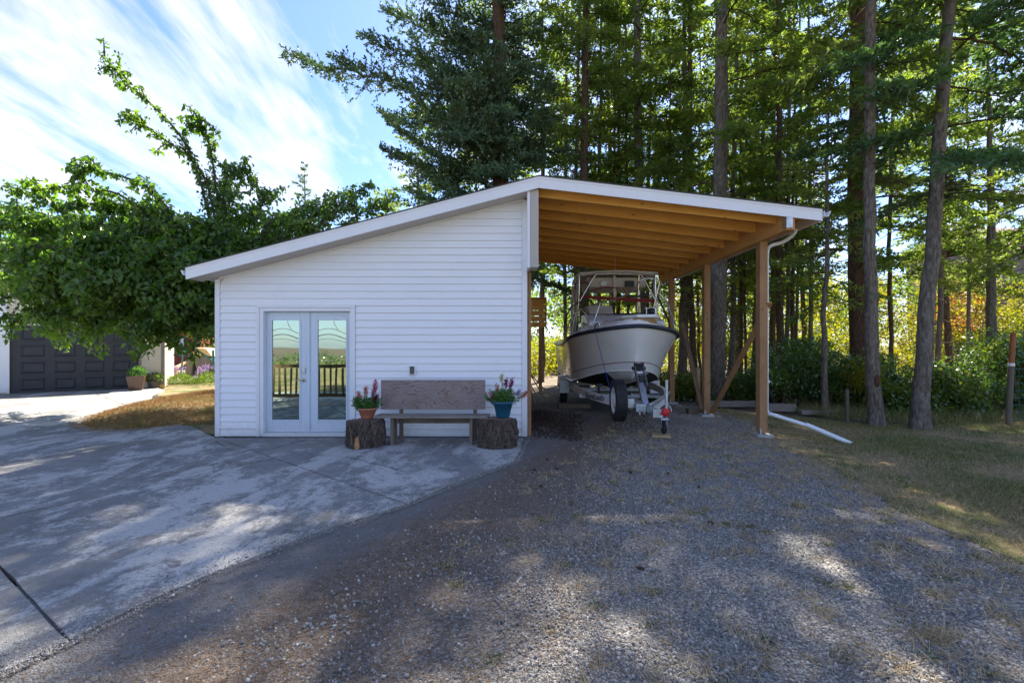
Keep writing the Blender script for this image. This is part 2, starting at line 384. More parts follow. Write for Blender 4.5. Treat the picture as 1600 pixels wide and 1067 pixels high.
MT['heart'] = simple('exposed_heartwood', (.42, .20, .08), .8, 0, .3, 20, .4)
MT['concrete'] = concrete_mat(); MT['gravel'] = gravel_mat(); MT['lawn'] = lawn_mat()
MT['forest'] = simple('forest_floor', (.12, .09, .055), .95, 0, .5, 3, .6, 12)
MT['darksoil'] = simple('compost_soil', (.035, .026, .018), .95, 0, .5, 25, .8, 40)
def shoulder_mat():
    n = NT('compacted_grit'); p = n.pos; a = n.noise(p, 3.0, 9, .75); b = n.noise(p, 70, 5, .8)
    col = n.ramp(b, [(.3, (.09, .088, .086)), (.5, (.18, .175, .168)), (.7, (.32, .30, .28))])
    col = n.mix(n.ramp(a, [(.48, 0.), (.62, .75)]), col, (.125, .095, .068))
    return n.done(col, .92, 0, n.bump(b, .9, .008), .15)
MT['shoulder'] = shoulder_mat()
MT['spruce'] = leaf_mat('blue_spruce_needles', [(.042, .078, .044), (.095, .16, .09), (.16, .24, .14)], .22, (1.3, 1.5, .6), .55)
MT['fir'] = leaf_mat('fir_needles', [(.07, .12, .036), (.16, .22, .060), (.28, .31, .085)], .55)
MT['firdark'] = leaf_mat('dark_fir_needles', [(.04, .085, .038), (.085, .155, .062), (.15, .22, .085)], .38, (1.4, 1.6, .6))
MT['cherryleaf'] = leaf_mat('cherry_leaves', [(.04, .09, .028), (.10, .18, .04), (.19, .27, .06)], .45, (1.9, 2.1, .5), .30, 1.1, .5)
MT['salal'] = leaf_mat('salal_leaves', [(.045, .09, .028), (.11, .18, .05), (.25, .31, .10)], .38, (1.5, 1.8, .5), .24, .9, .9)
MT['sunleaf'] = leaf_mat('maple_leaves', [(.05, .09, .018), (.13, .17, .02), (.22, .20, .02), (.30, .22, .02)], .5, (1.9, 1.9, .5), .5, .25)
MT['autumn'] = leaf_mat('orange_leaves', [(.20, .12, .03), (.34, .15, .05), (.33, .22, .05)], .45, (1.6, 1.3, .6), .5, .8)
MT['potleaf'] = leaf_mat('snapdragon_leaves', [(.05, .13, .03), (.09, .20, .045), (.15, .27, .07)], .3, None, .45, 9)
MT['limeleaf'] = leaf_mat('lime_leaves', [(.07, .13, .025), (.17, .22, .05)], .35, None, .5, 6)
MT['pink'] = leaf_mat('pink_petals', [(.45, .10, .17), (.62, .25, .28)], .3, (1.2, 1., 1.), .6, 9)
MT['magenta'] = leaf_mat('magenta_petals', [(.20, .008, .08), (.36, .015, .16)], .3, (1.2, 1., 1.), .6, 9)
MT['peach'] = leaf_mat('peach_petals', [(.50, .17, .10), (.62, .30, .18)], .3, (1.2, 1., 1.), .6, 9)
MT['lav'] = leaf_mat('lavender_petals', [(.30, .20, .42), (.5, .38, .6)], .3, (1.2, 1., 1.3), .6, 9)
MT['yellowp'] = leaf_mat('pale_yellow_petals', [(.5, .5, .25), (.6, .6, .4)], .3, (1.2, 1.2, 1.), .6, 9)
def blade_mat(name, cols, trans=.3):
    n = NT(name); col = n.ramp(n.rnd, [(i/(len(cols)-1), c) for i, c in enumerate(cols)])
    tr = n.N.new('ShaderNodeBsdfTranslucent'); n.L.new(col, tr.inputs[0]); n.L.new(col, n.bsdf.inputs[0]); n.bsdf.inputs['Roughness'].default_value = .6
    mx = n.N.new('ShaderNodeMixShader'); mx.inputs[0].default_value = trans
    n.L.new(n.bsdf.outputs[0], mx.inputs[1]); n.L.new(tr.outputs[0], mx.inputs[2]); n.L.new(mx.outputs[0], n.out.inputs[0]); return n.m
MT['dryblade'] = blade_mat('straw_blades', [(.38, .26, .12), (.60, .46, .25), (.74, .62, .40)])
MT['mixblade'] = blade_mat('lawn_blades', [(.08, .15, .025), (.14, .22, .04), (.22, .26, .06), (.50, .38, .18), (.60, .46, .24)])
MT['goldblade'] = blade_mat('golden_blades', [(.26, .13, .03), (.42, .25, .08), (.55, .36, .14)])
MT['rock'] = blade_mat('crushed_rock', [(.11, .105, .10), (.21, .20, .188), (.29, .272, .25), (.33, .28, .21), (.52, .49, .43)], 0)
MT['needle'] = blade_mat('fallen_needles', [(.10, .05, .025), (.20, .11, .05), (.30, .19, .09)], 0)
MT['cone'] = simple('fir_cone', (.05, .03, .02), .9)

def glass_mat():
    n = NT('door_glass'); b = n.bsdf
    w = n.noise(n.vmap(n.obj, (1, 1, .5)), 1.6, 1)
    nr = n.bump(w, .12, .02)
    gl = n.N.new('ShaderNodeBsdfGlossy'); gl.inputs[0].default_value = (.50, .60, .54, 1); gl.inputs['Roughness'].default_value = .015; n.L.new(nr, gl.inputs['Normal'])
    tr = n.N.new('ShaderNodeBsdfTransparent'); tr.inputs[0].default_value = (.7, .8, .75, 1)
    mx = n.N.new('ShaderNodeMixShader'); mx.inputs[0].default_value = .72
    n.L.new(tr.outputs[0], mx.inputs[1]); n.L.new(gl.outputs[0], mx.inputs[2]); n.L.new(mx.outputs[0], n.out.inputs[0]); return n.m
MT['glass'] = glass_mat()
def ply_mat():
    n = NT('weathered_plywood'); v = n.vmap(n.obj, (1.3, 1, 3.6))
    base = n.noise(v, 1.4, 3, .5, .8)
    bands = n.math('FRACT', n.math('MULTIPLY', base, 11))
    line = n.ramp(bands, [(.0, 1.), (.09, 0.), (.93, 0.), (1., 1.)])
    g = n.noise(n.vmap(n.obj, (2, 10, 30)), 3, 5, .7)
    col = n.ramp(g, [(.3, (.22, .165, .15)), (.7, (.37, .30, .275))])
    col = n.mix(n.ramp(n.noise(n.obj, 3, 4), [(.5, 0.), (.75, .5)]), col, (.22, .13, .09))
    col = n.mix(n.math('MULTIPLY', line, .8), col, (.06, .035, .035))
    k = n.voro(n.vmap(n.obj, (3.2, 1, 4.2)), 1.0)
    col = n.mix(n.ramp(k, [(.04, 1.), (.075, 0.)]), col, (.02, .012, .012))
    return n.done(col, .85, 0, n.bump(bands, .15, .002), .2)
MT['ply'] = ply_mat()

# ------------------------------------------------------------------ leaf / needle geometry (numpy)
def diamonds(B, D, L, W, rng, bend=0.0, flat=None):
    """B base points, D unit directions, L lengths, W widths -> verts (4n,3), faces (n,4)"""
    n = len(B)
    r = rng.normal(size=(n, 3)) if flat is None else flat
    S = np.cross(D, r); S /= (np.linalg.norm(S, axis=1, keepdims=True)+1e-9)
    T = B + D*L[:, None]
    if bend: T = T + np.array([0, 0, -1.0])*(L*bend)[:, None]
    M = B + D*(L*.45)[:, None]
    V = np.stack([B, M+S*(W/2)[:, None], T, M-S*(W/2)[:, None]], axis=1).reshape(-1, 3)
    return V, np.arange(4*n).reshape(n, 4)
def nrmz(a): return a/(np.linalg.norm(a, axis=1, keepdims=True)+1e-9)
class Acc:
    def __init__(s): s.V = []; s.F = []; s.M = []; s.n = 0
    def add(s, V, Fc, mi=0): s.V.append(V); s.F.append(Fc+s.n); s.M.append(np.full(len(Fc), mi)); s.n += len(V)
    def mesh(s, name, mats):
        me = mesh_np(name, np.concatenate(s.V), np.concatenate(s.F), mats)
        me.polygons.foreach_set('material_index', np.concatenate(s.M).astype(np.int32)); return me
def stick_np(P0, P1, r0, r1):
    """3-sided sticks"""
    n = len(P0); d = nrmz(P1-P0); ref = np.tile([0.1, .05, 1.0], (n, 1)); x = nrmz(np.cross(d, ref)); y = np.cross(d, x)
    V = []
    for Pp, r in ((P0, r0), (P1, r1)):
        for k in range(3):
            a = 2*math.pi*k/3; V.append(Pp + x*(math.cos(a)*r)[:, None] + y*(math.sin(a)*r)[:, None])
    V = np.stack(V, axis=1).reshape(-1, 3)
    b = np.arange(n)[:, None]*6
    Fc = np.concatenate([b+np.array([[k, (k+1) % 3, 3+(k+1) % 3, 3+k]]) for k in range(3)])
    return V, Fc

def branch_foliage(acc, start, az, L, pitch, droop, rng, step=.13, tw=.42, el=.13, ew=.045, per=.055, upturn=.25, stickr=.02, sub=.25, kink=.05, hang=0.0, sub2=2, up2=.0):
    """one bough with side twigs set with needle shoots"""
    n = max(4, int(L/step)); u = np.linspace(0, 1, n+1)
    h = np.array([math.cos(az), math.sin(az), 0.0]); side = np.array([-h[1], h[0], 0.0])
    w = np.cumsum(rng.normal(size=n+1))*kink*L/n**.5*.6
    pts = start + np.outer(u*L*math.cos(pitch), h) + np.outer(u*L*math.sin(pitch) - droop*L*u**1.6 + upturn*L*.5*np.maximum(0, u-.6)**2, [0, 0, 1]) + np.outer(w, side)
    r = stickr*(1-u*.85)
    V, Fc = stick_np(pts[:-1], pts[1:], r[:-1], r[1:]); acc.add(V, Fc, 1)
    i0 = int(sub*n)
    P0 = pts[i0:]; uu = u[i0:]; m = len(P0)
    tan = nrmz(np.gradient(pts, axis=0))[i0:]
    B = []; D = []; Ls = []
    for sgn in (-1, 1):
        tl = tw*L**.5*(np.sin(np.pi*np.clip(.18+uu*.80, 0, 1))**.7)*rng.uniform(.5, 1.15, m)
        d = nrmz(tan*.75 + side*sgn*rng.uniform(.6, 1.1, (m, 1)) + np.array([0, 0, 1])*rng.normal(.0-hang, .18, (m, 1)))
        B.append(P0); D.append(d); Ls.append(tl)
    B.append(P0); D.append(nrmz(tan + np.array([0, 0, 1])*rng.normal(.25-hang, .3, (m, 1)) + side*rng.normal(0, .3, (m, 1)))); Ls.append(tw*.55*rng.uniform(.3, 1, m))
    B = np.concatenate(B); D = np.concatenate(D); Ls = np.concatenate(Ls)
    keep = Ls > .04; B = B[keep]; D = D[keep]; Ls = Ls[keep]
    V, Fc = stick_np(B, B+D*Ls[:, None]*.9, np.full(len(B), .006), np.full(len(B), .003)); acc.add(V, Fc, 1)
    if sub2:
        ii = np.repeat(np.arange(len(B)), sub2); tt = rng.uniform(.2, .95, len(ii)); b2 = B[ii]+D[ii]*(Ls[ii]*tt)[:, None]
        d2 = nrmz(D[ii]+rng.normal(0, .8, (len(ii), 3))*np.array([1, 1, .7])+np.array([0, 0, up2])); l2 = Ls[ii]*rng.uniform(.25, .6, len(ii))
        B = np.concatenate([B, b2]); D = np.concatenate([D, d2]); Ls = np.concatenate([Ls, l2])
    k = np.maximum(2, (Ls/per).astype(int)); idx = np.repeat(np.arange(len(B)), k)
    t = rng.uniform(.05, 1.0, len(idx))
    base = B[idx] + D[idx]*(Ls[idx]*t)[:, None] + np.array([0, 0, -1.0])*(t*t*Ls[idx]*(.12+hang*.4))[:, None]
    dd = nrmz(D[idx] + rng.normal(0, .55, (len(idx), 3)) + np.array([0, 0, 1])*upturn*.8)
    V, Fc = diamonds(base, dd, el*rng.uniform(.6, 1.25, len(idx)), ew*rng.uniform(.7, 1.3, len(idx)), rng, .1)
    acc.add(V, Fc, 0)

def conifer_crown(seed, h, base, rad, nb, needle, barkm, name='crown', density=1.0, el=.15, ew=.05, droop=.25, upturn=.3, irregular=.4, dead=0, step=.16, top_pow=.8, per=.06, hang=0.0, tw=.42, xcut=None):
    rng = np.random.default_rng(seed); acc = Acc()
    for i in range(nb):
        f = (i+rng.uniform(0, 1))/nb; f = f**.95
        z = base + (h-base)*f
        L = rad*((1-f)**top_pow)*(1-.35*max(0, .12-f)/.12)*(1+rng.uniform(-irregular, irregular*.6)) + .25
        az = i*2.39996 + rng.normal(0, .5)
        pit = R(-6+38*f) + rng.normal(0, .10)
        branch_foliage(acc, np.array([0, 0, z]), az, L, pit, droop*(1-f*.6), rng, step=step/density**.5, el=el, ew=ew, per=per/density**.5, upturn=upturn, stickr=.008+.008*L, tw=tw, hang=hang, kink=.09)
    for i in range(dead):
        z = rng.uniform(1.8, base+1.0); az = rng.uniform(0, 6.28); L = rng.uniform(.5, 1.9); n = 6; u = np.linspace(0, 1, n)
        hh = np.array([math.cos(az), math.sin(az), 0]); dr = rng.uniform(.05, .6)
        pts = np.array([0, 0, z]) + np.outer(u*L, hh) + np.outer(-dr*L*u**1.7, [0, 0, 1]) + rng.normal(0, .02, (n, 3))*u[:, None]
        V, Fc = stick_np(pts[:-1], pts[1:], .016*(1-u[:-1]*.8), .016*(1-u[1:]*.8)); acc.add(V, Fc, 1)
        for j in range(3, n):
            q = pts[j-1]; e = q + hh*rng.uniform(.1, .4) + rng.normal(0, .2, 3)
            V, Fc = stick_np(q[None], e[None], np.array([.006]), np.array([.002])); acc.add(V, Fc, 1)
    return acc.mesh(name, [needle, barkm])
def trunk_mesh(seed, h, r, mat, lean=(0, 0), n=18, rings=30, flare=.35, wob=.05):
    rng = np.random.default_rng(seed); V = []
    zs = np.linspace(0, 1, rings)**1.6*h
    cx = np.cumsum(rng.normal(0, wob, rings))*.3; cy = np.cumsum(rng.normal(0, wob, rings))*.3; cx -= cx[0]; cy -= cy[0]
    ph = rng.uniform(0, 6.28, 6)
    for i, z in enumerate(zs):
        t = z/h; rr = r*(1-t)**.75*1.0 + .01; rr *= 1 + flare*math.exp(-z/.35)
        for k in range(n):
            a = 2*math.pi*k/n
            q = rr*(1 + .05*math.sin(3*a+ph[0]+z*.4) + .035*math.sin(7*a+ph[1]-z) + flare*.25*math.exp(-z/.3)*math.sin(5*a+ph[2]) + rng.normal(0, .018))
            V.append((cx[i]*min(1, z)+lean[0]*z + q*math.cos(a), cy[i]*min(1, z)+lean[1]*z + q*math.sin(a), z-.12*(i == 0)))
    Fc = [(i*n+k, i*n+(k+1) % n, (i+1)*n+(k+1) % n, (i+1)*n+k) for i in range(rings-1) for k in range(n)]
    return mesh_np('trunk', V, Fc, mat, True)
def addpart(name, me, parent, kind=None, loc=None, rz=0, scale=None, label=None):
    o = bpy.data.objects.new(name, me); link(o); o.parent = parent
    if kind: o['kind'] = kind
    if loc is not None: o.location = loc
    if rz: o.rotation_euler = (0, 0, rz)
    if scale: o.scale = scale
    if label: o['label'] = label
    return o

def scatter(name, pts, rots, scl, mat, kind='rock', parent=None):
    me = bpy.data.meshes.new(name); me.vertices.add(len(pts)); me.vertices.foreach_set('co', np.asarray(pts, dtype=np.float32).ravel())
    a = me.attributes.new('rot', 'FLOAT_VECTOR', 'POINT'); a.data.foreach_set('vector', np.asarray(rots, dtype=np.float32).ravel())
    a = me.attributes.new('scl', 'FLOAT_VECTOR', 'POINT'); a.data.foreach_set('vector', np.asarray(scl, dtype=np.float32).ravel())
    me.materials.append(mat); me.update()
    o = bpy.data.objects.new(name, me); link(o)
    ng = bpy.data.node_groups.new(name+'_nodes', 'GeometryNodeTree')
    ng.interface.new_socket('Geometry', in_out='INPUT', socket_type='NodeSocketGeometry'); ng.interface.new_socket('Geometry', in_out='OUTPUT', socket_type='NodeSocketGeometry')
    N = ng.nodes; gi = N.new('NodeGroupInput'); go = N.new('NodeGroupOutput')
    if kind == 'rock':
        pr = N.new('GeometryNodeMeshIcoSphere'); pr.inputs['Radius'].default_value = 1; pr.inputs['Subdivisions'].default_value = 1
    else:
        pr = N.new('GeometryNodeMeshCone'); pr.inputs['Vertices'].default_value = 3; pr.inputs['Radius Bottom'].default_value = .5; pr.inputs['Radius Top'].default_value = .02; pr.inputs['Depth'].default_value = 1
    sm_ = N.new('GeometryNodeSetMaterial'); sm_.inputs['Material'].default_value = mat; ng.links.new(pr.outputs[0], sm_.inputs[0])
    ssh = N.new('GeometryNodeSetShadeSmooth'); ssh.inputs['Shade Smooth'].default_value = False; ng.links.new(sm_.outputs[0], ssh.inputs[0])
    ip = N.new('GeometryNodeInstanceOnPoints'); ng.links.new(gi.outputs[0], ip.inputs['Points']); ng.links.new(ssh.outputs[0], ip.inputs['Instance'])
    for nm, sk in (('rot', 'Rotation'), ('scl', 'Scale')):
        at = N.new('GeometryNodeInputNamedAttribute'); at.data_type = 'FLOAT_VECTOR'; at.inputs['Name'].default_value = nm; ng.links.new(at.outputs['Attribute'], ip.inputs[sk])
    ng.links.new(ip.outputs[0], go.inputs[0])
    md = o.modifiers.new('scatter', 'NODES'); md.node_group = ng
    if parent: o.parent = parent
    return o

# ------------------------------------------------------------------ terrain and paving
def sheet(name, x0, x1, y0, y1, dx, dz, mat, keep=None, amp=0.0):
    xs = np.arange(x0, x1+dx/2, dx); ys = np.arange(y0, y1+dx/2, dx)
    X, Y = np.meshgrid(xs, ys); Z = gz(X, Y)+dz + amp*(np.sin(X*2.1+Y*.7)*np.sin(Y*1.7-X*.6)+.6*np.sin(X*5.3+1)*np.sin(Y*4.1))
    V = np.stack([X, Y, Z], -1).reshape(-1, 3); nx = len(xs); ny = len(ys)
    j, i = np.meshgrid(np.arange(ny-1), np.arange(nx-1), indexing='ij')
    a = (j*nx+i).ravel(); Fc = np.stack([a, a+1, a+nx+1, a+nx], 1)
    if keep is not None:
        c = V[Fc].mean(1); Fc = Fc[keep(c[:, 0], c[:, 1])]
    o = bpy.data.objects.new(name, mesh_np(name, V, Fc, mat, True)); link(o); o['kind'] = 'structure'; return o
m = MB(); m.add([(-600, -300, -.19), (600, -300, -.19), (600, 1200, -.19), (-600, 1200, -.19)], [(0, 1, 2, 3)])
o = m.build('ground', MT['forest']); o['kind'] = 'structure'
# forest floor, a slightly uneven sheet nearer by
def ragged(x, y, s=1.0): return s*(np.sin(x*3.1+y*1.3)*.5+np.sin(y*4.7-x*2.2)*.3+np.sin(x*9.1+y*7.7)*.2)
sheet('forest_floor', -30, 45, 5, 60, .5, -.035, MT['forest'], None, .02)
def lawn_edge(y): return np.interp(y, [-2, 2, 3.2, 4.5, 5.8, 7.7, 9.5, 12.2], [3.5, 3.55, 3.64, 3.8, 4.1, 4.4, 5.0, 5.3])
def lawn_back(x): return np.interp(x, [4, 5.3, 6.3, 7.3, 8.7, 10, 12, 20], [12.0, 12.0, 10.4, 9.3, 9.2, 9.7, 10, 10.5])
sheet('gravel_driveway', -3.2, 5.4, -3, 13.6, .08, 0, MT['gravel'], lambda x, y: (x < lawn_edge(y)+.25+ragged(x, y, .18)), .003)
sheet('lawn', 3.2, 22, -3, 12.5, .1, .006, MT['lawn'], lambda x, y: (x > lawn_edge(y)+ragged(x, y, .15)) & (y < lawn_back(x)+ragged(x, y, .12)), .006)
sheet('yard', -40, -3.2, 2, 60, .5, -.02, MT['lawn'], None, 0)
# concrete slabs (world outlines read off the ground plane)
def W(*pp): return [G(*p).xy for p in pp]
def inset(poly, d):
    """pull every side in by d"""
    n = len(poly); a = sum(poly[i].x*poly[(i+1) % n].y-poly[(i+1) % n].x*poly[i].y for i in range(n))
    if a < 0: poly = poly[::-1]
    out = []
    for i in range(n):
        p0, p1, p2 = poly[i-1], poly[i], poly[(i+1) % n]
        d1 = (p1-p0).normalized(); d2 = (p2-p1).normalized(); n1 = Vector((-d1.y, d1.x)); n2 = Vector((-d2.y, d2.x))
        b = n1+n2; k = b.length_squared
        out.append(p1 + b*(2*d/k) if k > .2 else p1 + n1*d)
    return out
paving = bpy.data.objects.new('driveway', None)
link(paving); paving['kind'] = 'structure'
base_s = MB(); base_s.prism([(-24, 2.0), (-2.6, 1.2), (-1.1, 4.3), (.0, 6.2), (.24, 7.72), (-5.0, 7.72), (-6.9, 9.4), (-11.2, 14.4), (-13.3, 16.3), (-24, 12)], -.13, -.024, axis='z').build('joint_bed', MT['darksoil'], paving)
A_ = (430, 716); B_ = (336, 683.5); C_ = (635, 787); X_ = (-62, 822)
slabs = [
 W(B_, A_, C_, (720, 752), (804, 720), (814, 702), (818, 683.8)),
 W(A_, C_, (480, 838), (320, 900), (200, 954), (108, 1000), (0, 885), X_),
 W((108, 1000), (0, 885), X_) + [Vector((-9.5, 3.4)), Vector((-7.5, .2)), Vector((-2.75, .9)), G(-60, 1082).xy],
]
far = W(B_, A_, X_) + [Vector((-9.5, 3.4)), Vector((-22, 6.0)), Vector((-24, 11.5)), G(14, 614).xy, G(131, 609).xy, G(162, 620).xy, G(273, 662).xy, Vector((-6.1, 8.7))]
mid = [G(131, 609).xy, Vector((-12.9, 16.6)), Vector((-11.9, 15.6))] + W((238, 618), (240, 634), (262, 655), (273, 662), (162, 620))
slabs += [far, mid]
rs = random.Random(3)
for poly in slabs:
    ins = inset([Vector(p) for p in poly], .007)
    # roughen the edges a little
    pts = []
    for i in range(len(ins)):
        a = ins[i]; b = ins[(i+1) % len(ins)]; n = max(1, int((b-a).length/.16)) if (b-a).length < 12 else 4
        for k in range(n):
            t = k/n; p = a.lerp(b, t); nn = (b-a).normalized()
            pts.append(p + Vector((-nn.y, nn.x))*(rs.uniform(-.001, .009) if k else 0))
    mb = MB(); mb.prism([(p.x, p.y) for p in pts], -.12, 0.0, axis='z')
    o = mb.build('concrete_slab', MT['concrete'], paving)
# golden dry grass mound beside the driveway
mv = []; 
def mound(name, cx, cy, rx, ry, h, mat, rz=0, n=28, kind='structure'):
    V = []; Fc = []; rr = np.random.default_rng(5)
    for i in range(n+1):
        for j in range(n+1):
            u = -1+2*i/n; v = -1+2*j/n; d = math.sqrt(u*u+v*v)
            z = h*max(0, 1-d*d)**.8 + rr.normal(0, .008) - .03
            V.append((u*rx, v*ry, z))
    Fc = [(i*(n+1)+j, (i+1)*(n+1)+j, (i+1)*(n+1)+j+1, i*(n+1)+j+1) for i in range(n) for j in range(n)]
    o = bpy.data.objects.new(name, mesh_np(name, V, Fc, mat, True)); link(o); o.location = (cx, cy, 0); o.rotation_euler = (0, 0, rz); o['kind'] = kind; return o
mound('grass_mound', -8.0, 12.2, 1.85, 4.0, .26, MT['lawn'], R(12))

rng = np.random.default_rng(11)
def in_poly(x, y, poly):
    c = np.zeros(len(x), bool); n = len(poly)
    for i in range(n):
        x0, y0 = poly[i]; x1, y1 = poly[(i+1) % n]
        if y0 == y1: continue
        k = ((y0 > y) != (y1 > y)) & (x < (x1-x0)*(y-y0)/(y1-y0)+x0); c ^= k
    return c
slab_px = [tuple(p) for p in ([G(822, 683).xy, G(806, 722).xy, G(635, 790).xy, G(320, 903).xy, G(0, 1056).xy, Vector((-6, 0)), Vector((-24, 6)), Vector((-24, 17)), Vector((-6, 10)), Vector((-5, 7.7))])]
def gravel_points(n, y1=13.0):
    # density falls off with distance
    y = 1.6 + (rng.uniform(0, 1, n)**1.7)*(y1-1.6); x = rng.uniform(-3, 5.2, n)
    vis = (np.abs(x) < y*1.2+.3)
    ok = vis & ~in_poly(x, y, slab_px) & (x < lawn_edge(y)+.35+rng.normal(0, .2, n)) & ~((x < .3) & (y > 7.6))
    d = (x+1.84)*.895-(y-2.08)*.445
    p = np.clip((d-.05)/1.3, .12, 1)*np.clip(.55+.9*(np.sin(x*2.3+y)*np.sin(y*1.9-x)+.4), .25, 1)
    p = np.where(d < .05, .05, p)
    ok &= rng.uniform(0, 1, n) < p
    return x[ok], y[ok]
x, y = gravel_points(300000); n = len(x)
s = .0036*np.exp(rng.normal(0, .55, n)); s = np.clip(s*(1+.04*y), .002, .0105)
scatter('gravel', np.stack([x, y, gz(x, y)+s*.25], 1), rng.uniform(0, 6.28, (n, 3)), np.stack([s*rng.uniform(.8, 1.6, n), s*rng.uniform(.7, 1.3, n), s*rng.uniform(.5, .9, n)], 1), MT['rock'])['kind'] = 'stuff'
# river pebbles in the corner near the slab
n = 120; c = G(390, 1000).xy; x = c.x + rng.normal(.1, .22, n); y = c.y + rng.normal(0.05, .09, n)+(x-c.x)*.25; s = np.clip(.008*np.exp(rng.normal(0, .35, n)), .003, .012)
scatter('pebbles', np.stack([x, y, gz(x, y)+s*.4], 1), rng.uniform(0, 6.28, (n, 3)), np.stack([s*1.3, s, s*.7], 1), MT['rock'])['kind'] = 'stuff'
# fallen needles and bits of bark on the dirt
n = 120000; y = 1.6+rng.uniform(0, 1, n)**1.5*7; x = rng.uniform(-3, 4.5, n); d = (x+1.84)*.895-(y-2.08)*.445
ok = ~in_poly(x, y, slab_px) & (rng.uniform(0, 1, n) < np.clip(1.1-np.abs(d-.7)*.6, .12, 1)); x = x[ok]; y = y[ok]; n = len(x)
scatter('fallen_needles', np.stack([x, y, gz(x, y)+.004], 1), np.stack([np.full(n, 1.5)+rng.normal(0, .12, n), rng.normal(0, .1, n), rng.uniform(0, 6.28, n)], 1), np.stack([np.full(n, .0035), np.full(n, .002), rng.uniform(.015, .05, n)], 1), MT['needle'], 'blade')['kind'] = 'stuff'
ed = [G(*q).xy for q in ((-40, 1070), (108, 1001), (320, 901), (480, 839), (635, 788), (720, 753), (806, 721), (822, 688))]
seg = rng.integers(0, len(ed)-1, 9000); tt = rng.uniform(0, 1, 9000); e0 = np.array([tuple(q) for q in ed]); a0 = e0[seg]; a1 = e0[seg+1]
nn = np.stack([-(a1-a0)[:, 1], (a1-a0)[:, 0]], 1); nn /= np.linalg.norm(nn, axis=1, keepdims=True); q = a0+(a1-a0)*tt[:, None]+nn*(rng.exponential(.11, 9000)-.05)[:, None]; n = len(q); s = .0028*np.exp(rng.normal(0, .45, n))
scatter('edge_grit', np.stack([q[:, 0], q[:, 1], np.full(n, .001)], 1), rng.uniform(0, 6.28, (n, 3)), np.stack([s*1.2, s, s*.7], 1), MT['rock'])['kind'] = 'stuff'
n = 3500; y = rng.uniform(2.2, 7.6, n); x = rng.uniform(-6, .2, n); ok = in_poly(x, y, slab_px); x = x[ok]; y = y[ok]; n = len(x)
scatter('slab_litter', np.stack([x, y, np.full(n, .003)], 1), np.stack([np.full(n, 1.5)+rng.normal(0, .1, n), rng.normal(0, .1, n), rng.uniform(0, 6.28, n)], 1), np.stack([np.full(n, .003), np.full(n, .002), rng.uniform(.01, .04, n)], 1), MT['needle'], 'blade')['kind'] = 'stuff'
def blades(name, x, y, z, h, mat, w=.0035, lean=.6, flat=None):
    n = len(x)
    o = scatter(name, np.stack([x, y, z], 1), np.stack([rng.normal(0, lean, n), rng.normal(0, lean, n), rng.uniform(0, 6.28, n)], 1), np.stack([np.full(n, w)*rng.uniform(.7, 1.4, n), np.full(n, w*.35), h], 1), mat, 'blade')
    o['kind'] = 'stuff'; return o
# lawn blades
n = 330000; y = 2.2+rng.uniform(0, 1, n)**1.1*9.6; x = 3.3+rng.uniform(0, 1, n)**1.2*11
ok = (x < y*1.2+.5) & (x > lawn_edge(y)+.1-np.abs(rng.normal(0, .38, n))) & (y < lawn_back(x)+.15); x = x[ok]; y = y[ok]; n = len(x)
ptch = np.sin(x*1.3+y*.8)*np.sin(y*1.5-x*.5)+.25*np.sin(x*4+y*3)
ok = rng.uniform(0, 1, n) < np.clip(.75+.4*ptch, .3, 1)*np.where(x < lawn_edge(y)+.15, .6, 1); x = x[ok]; y = y[ok]; pt = ptch[ok]; n = len(x)
g = (pt+.30*(x-5.3)+rng.normal(0, .4, n)) > .45
blades('lawn_grass', x[g], y[g], gz(x[g], y[g])+.0, rng.uniform(.03, .085, g.sum()), MT['mixblade'], .006, .6)
blades('dry_grass', x[~g], y[~g], gz(x[~g], y[~g])+.0, rng.uniform(.02, .08, (~g).sum()), MT['dryblade'], .005, .85)
# dry tufts in the gravel
T = 1900; cy = 1.9+rng.uniform(0, 1, T)**1.3*6.5; cx = rng.uniform(-1.2, 4.4, T)
ok = (np.abs(cx) < cy*1.2) & ~in_poly(cx, cy, slab_px) & (((cx+1.84)*.895-(cy-2.08)*.445) > .45) & (rng.uniform(0, 1, T) < .18+.20*cx); cx = cx[ok]; cy = cy[ok]
k = 26; x = np.repeat(cx, k)+rng.normal(0, .035, len(cx)*k); y = np.repeat(cy, k)+rng.normal(0, .04, len(cx)*k); n = len(x)
blades('dry_tufts', x, y, gz(x, y)+.002, rng.uniform(.04, .12, n), MT['dryblade'], .0048, 1.1)
ok = rng.uniform(0, 1, len(cx)) < .16; cx = cx[ok]; cy = cy[ok]; k = 40; x = np.repeat(cx, k)+rng.normal(0, .03, len(cx)*k); y = np.repeat(cy, k)+rng.normal(0, .03, len(cx)*k)
blades('green_tufts', x, y, gz(x, y)+.002, rng.uniform(.015, .05, len(x)), blade_mat('weed_blades', [(.05, .12, .02), (.09, .2, .03)]), .005, .9)
# mound grass
n = 42000; a = rng.uniform(0, 6.28, n); r_ = rng.uniform(0, 1, n)**.5; u = r_*np.cos(a)*1.06; v = r_*np.sin(a)*1.04; th = R(12)
x = -8.0+u*1.85*math.cos(th)-v*4.0*math.sin(th); y = 12.2+u*1.85*math.sin(th)+v*4.0*math.cos(th)
blades('mound_grass', x, y, .26*np.clip(1-u*u-v*v, 0, 1)**.8-.02, rng.uniform(.04, .12, n), MT['goldblade'], .007, .75)

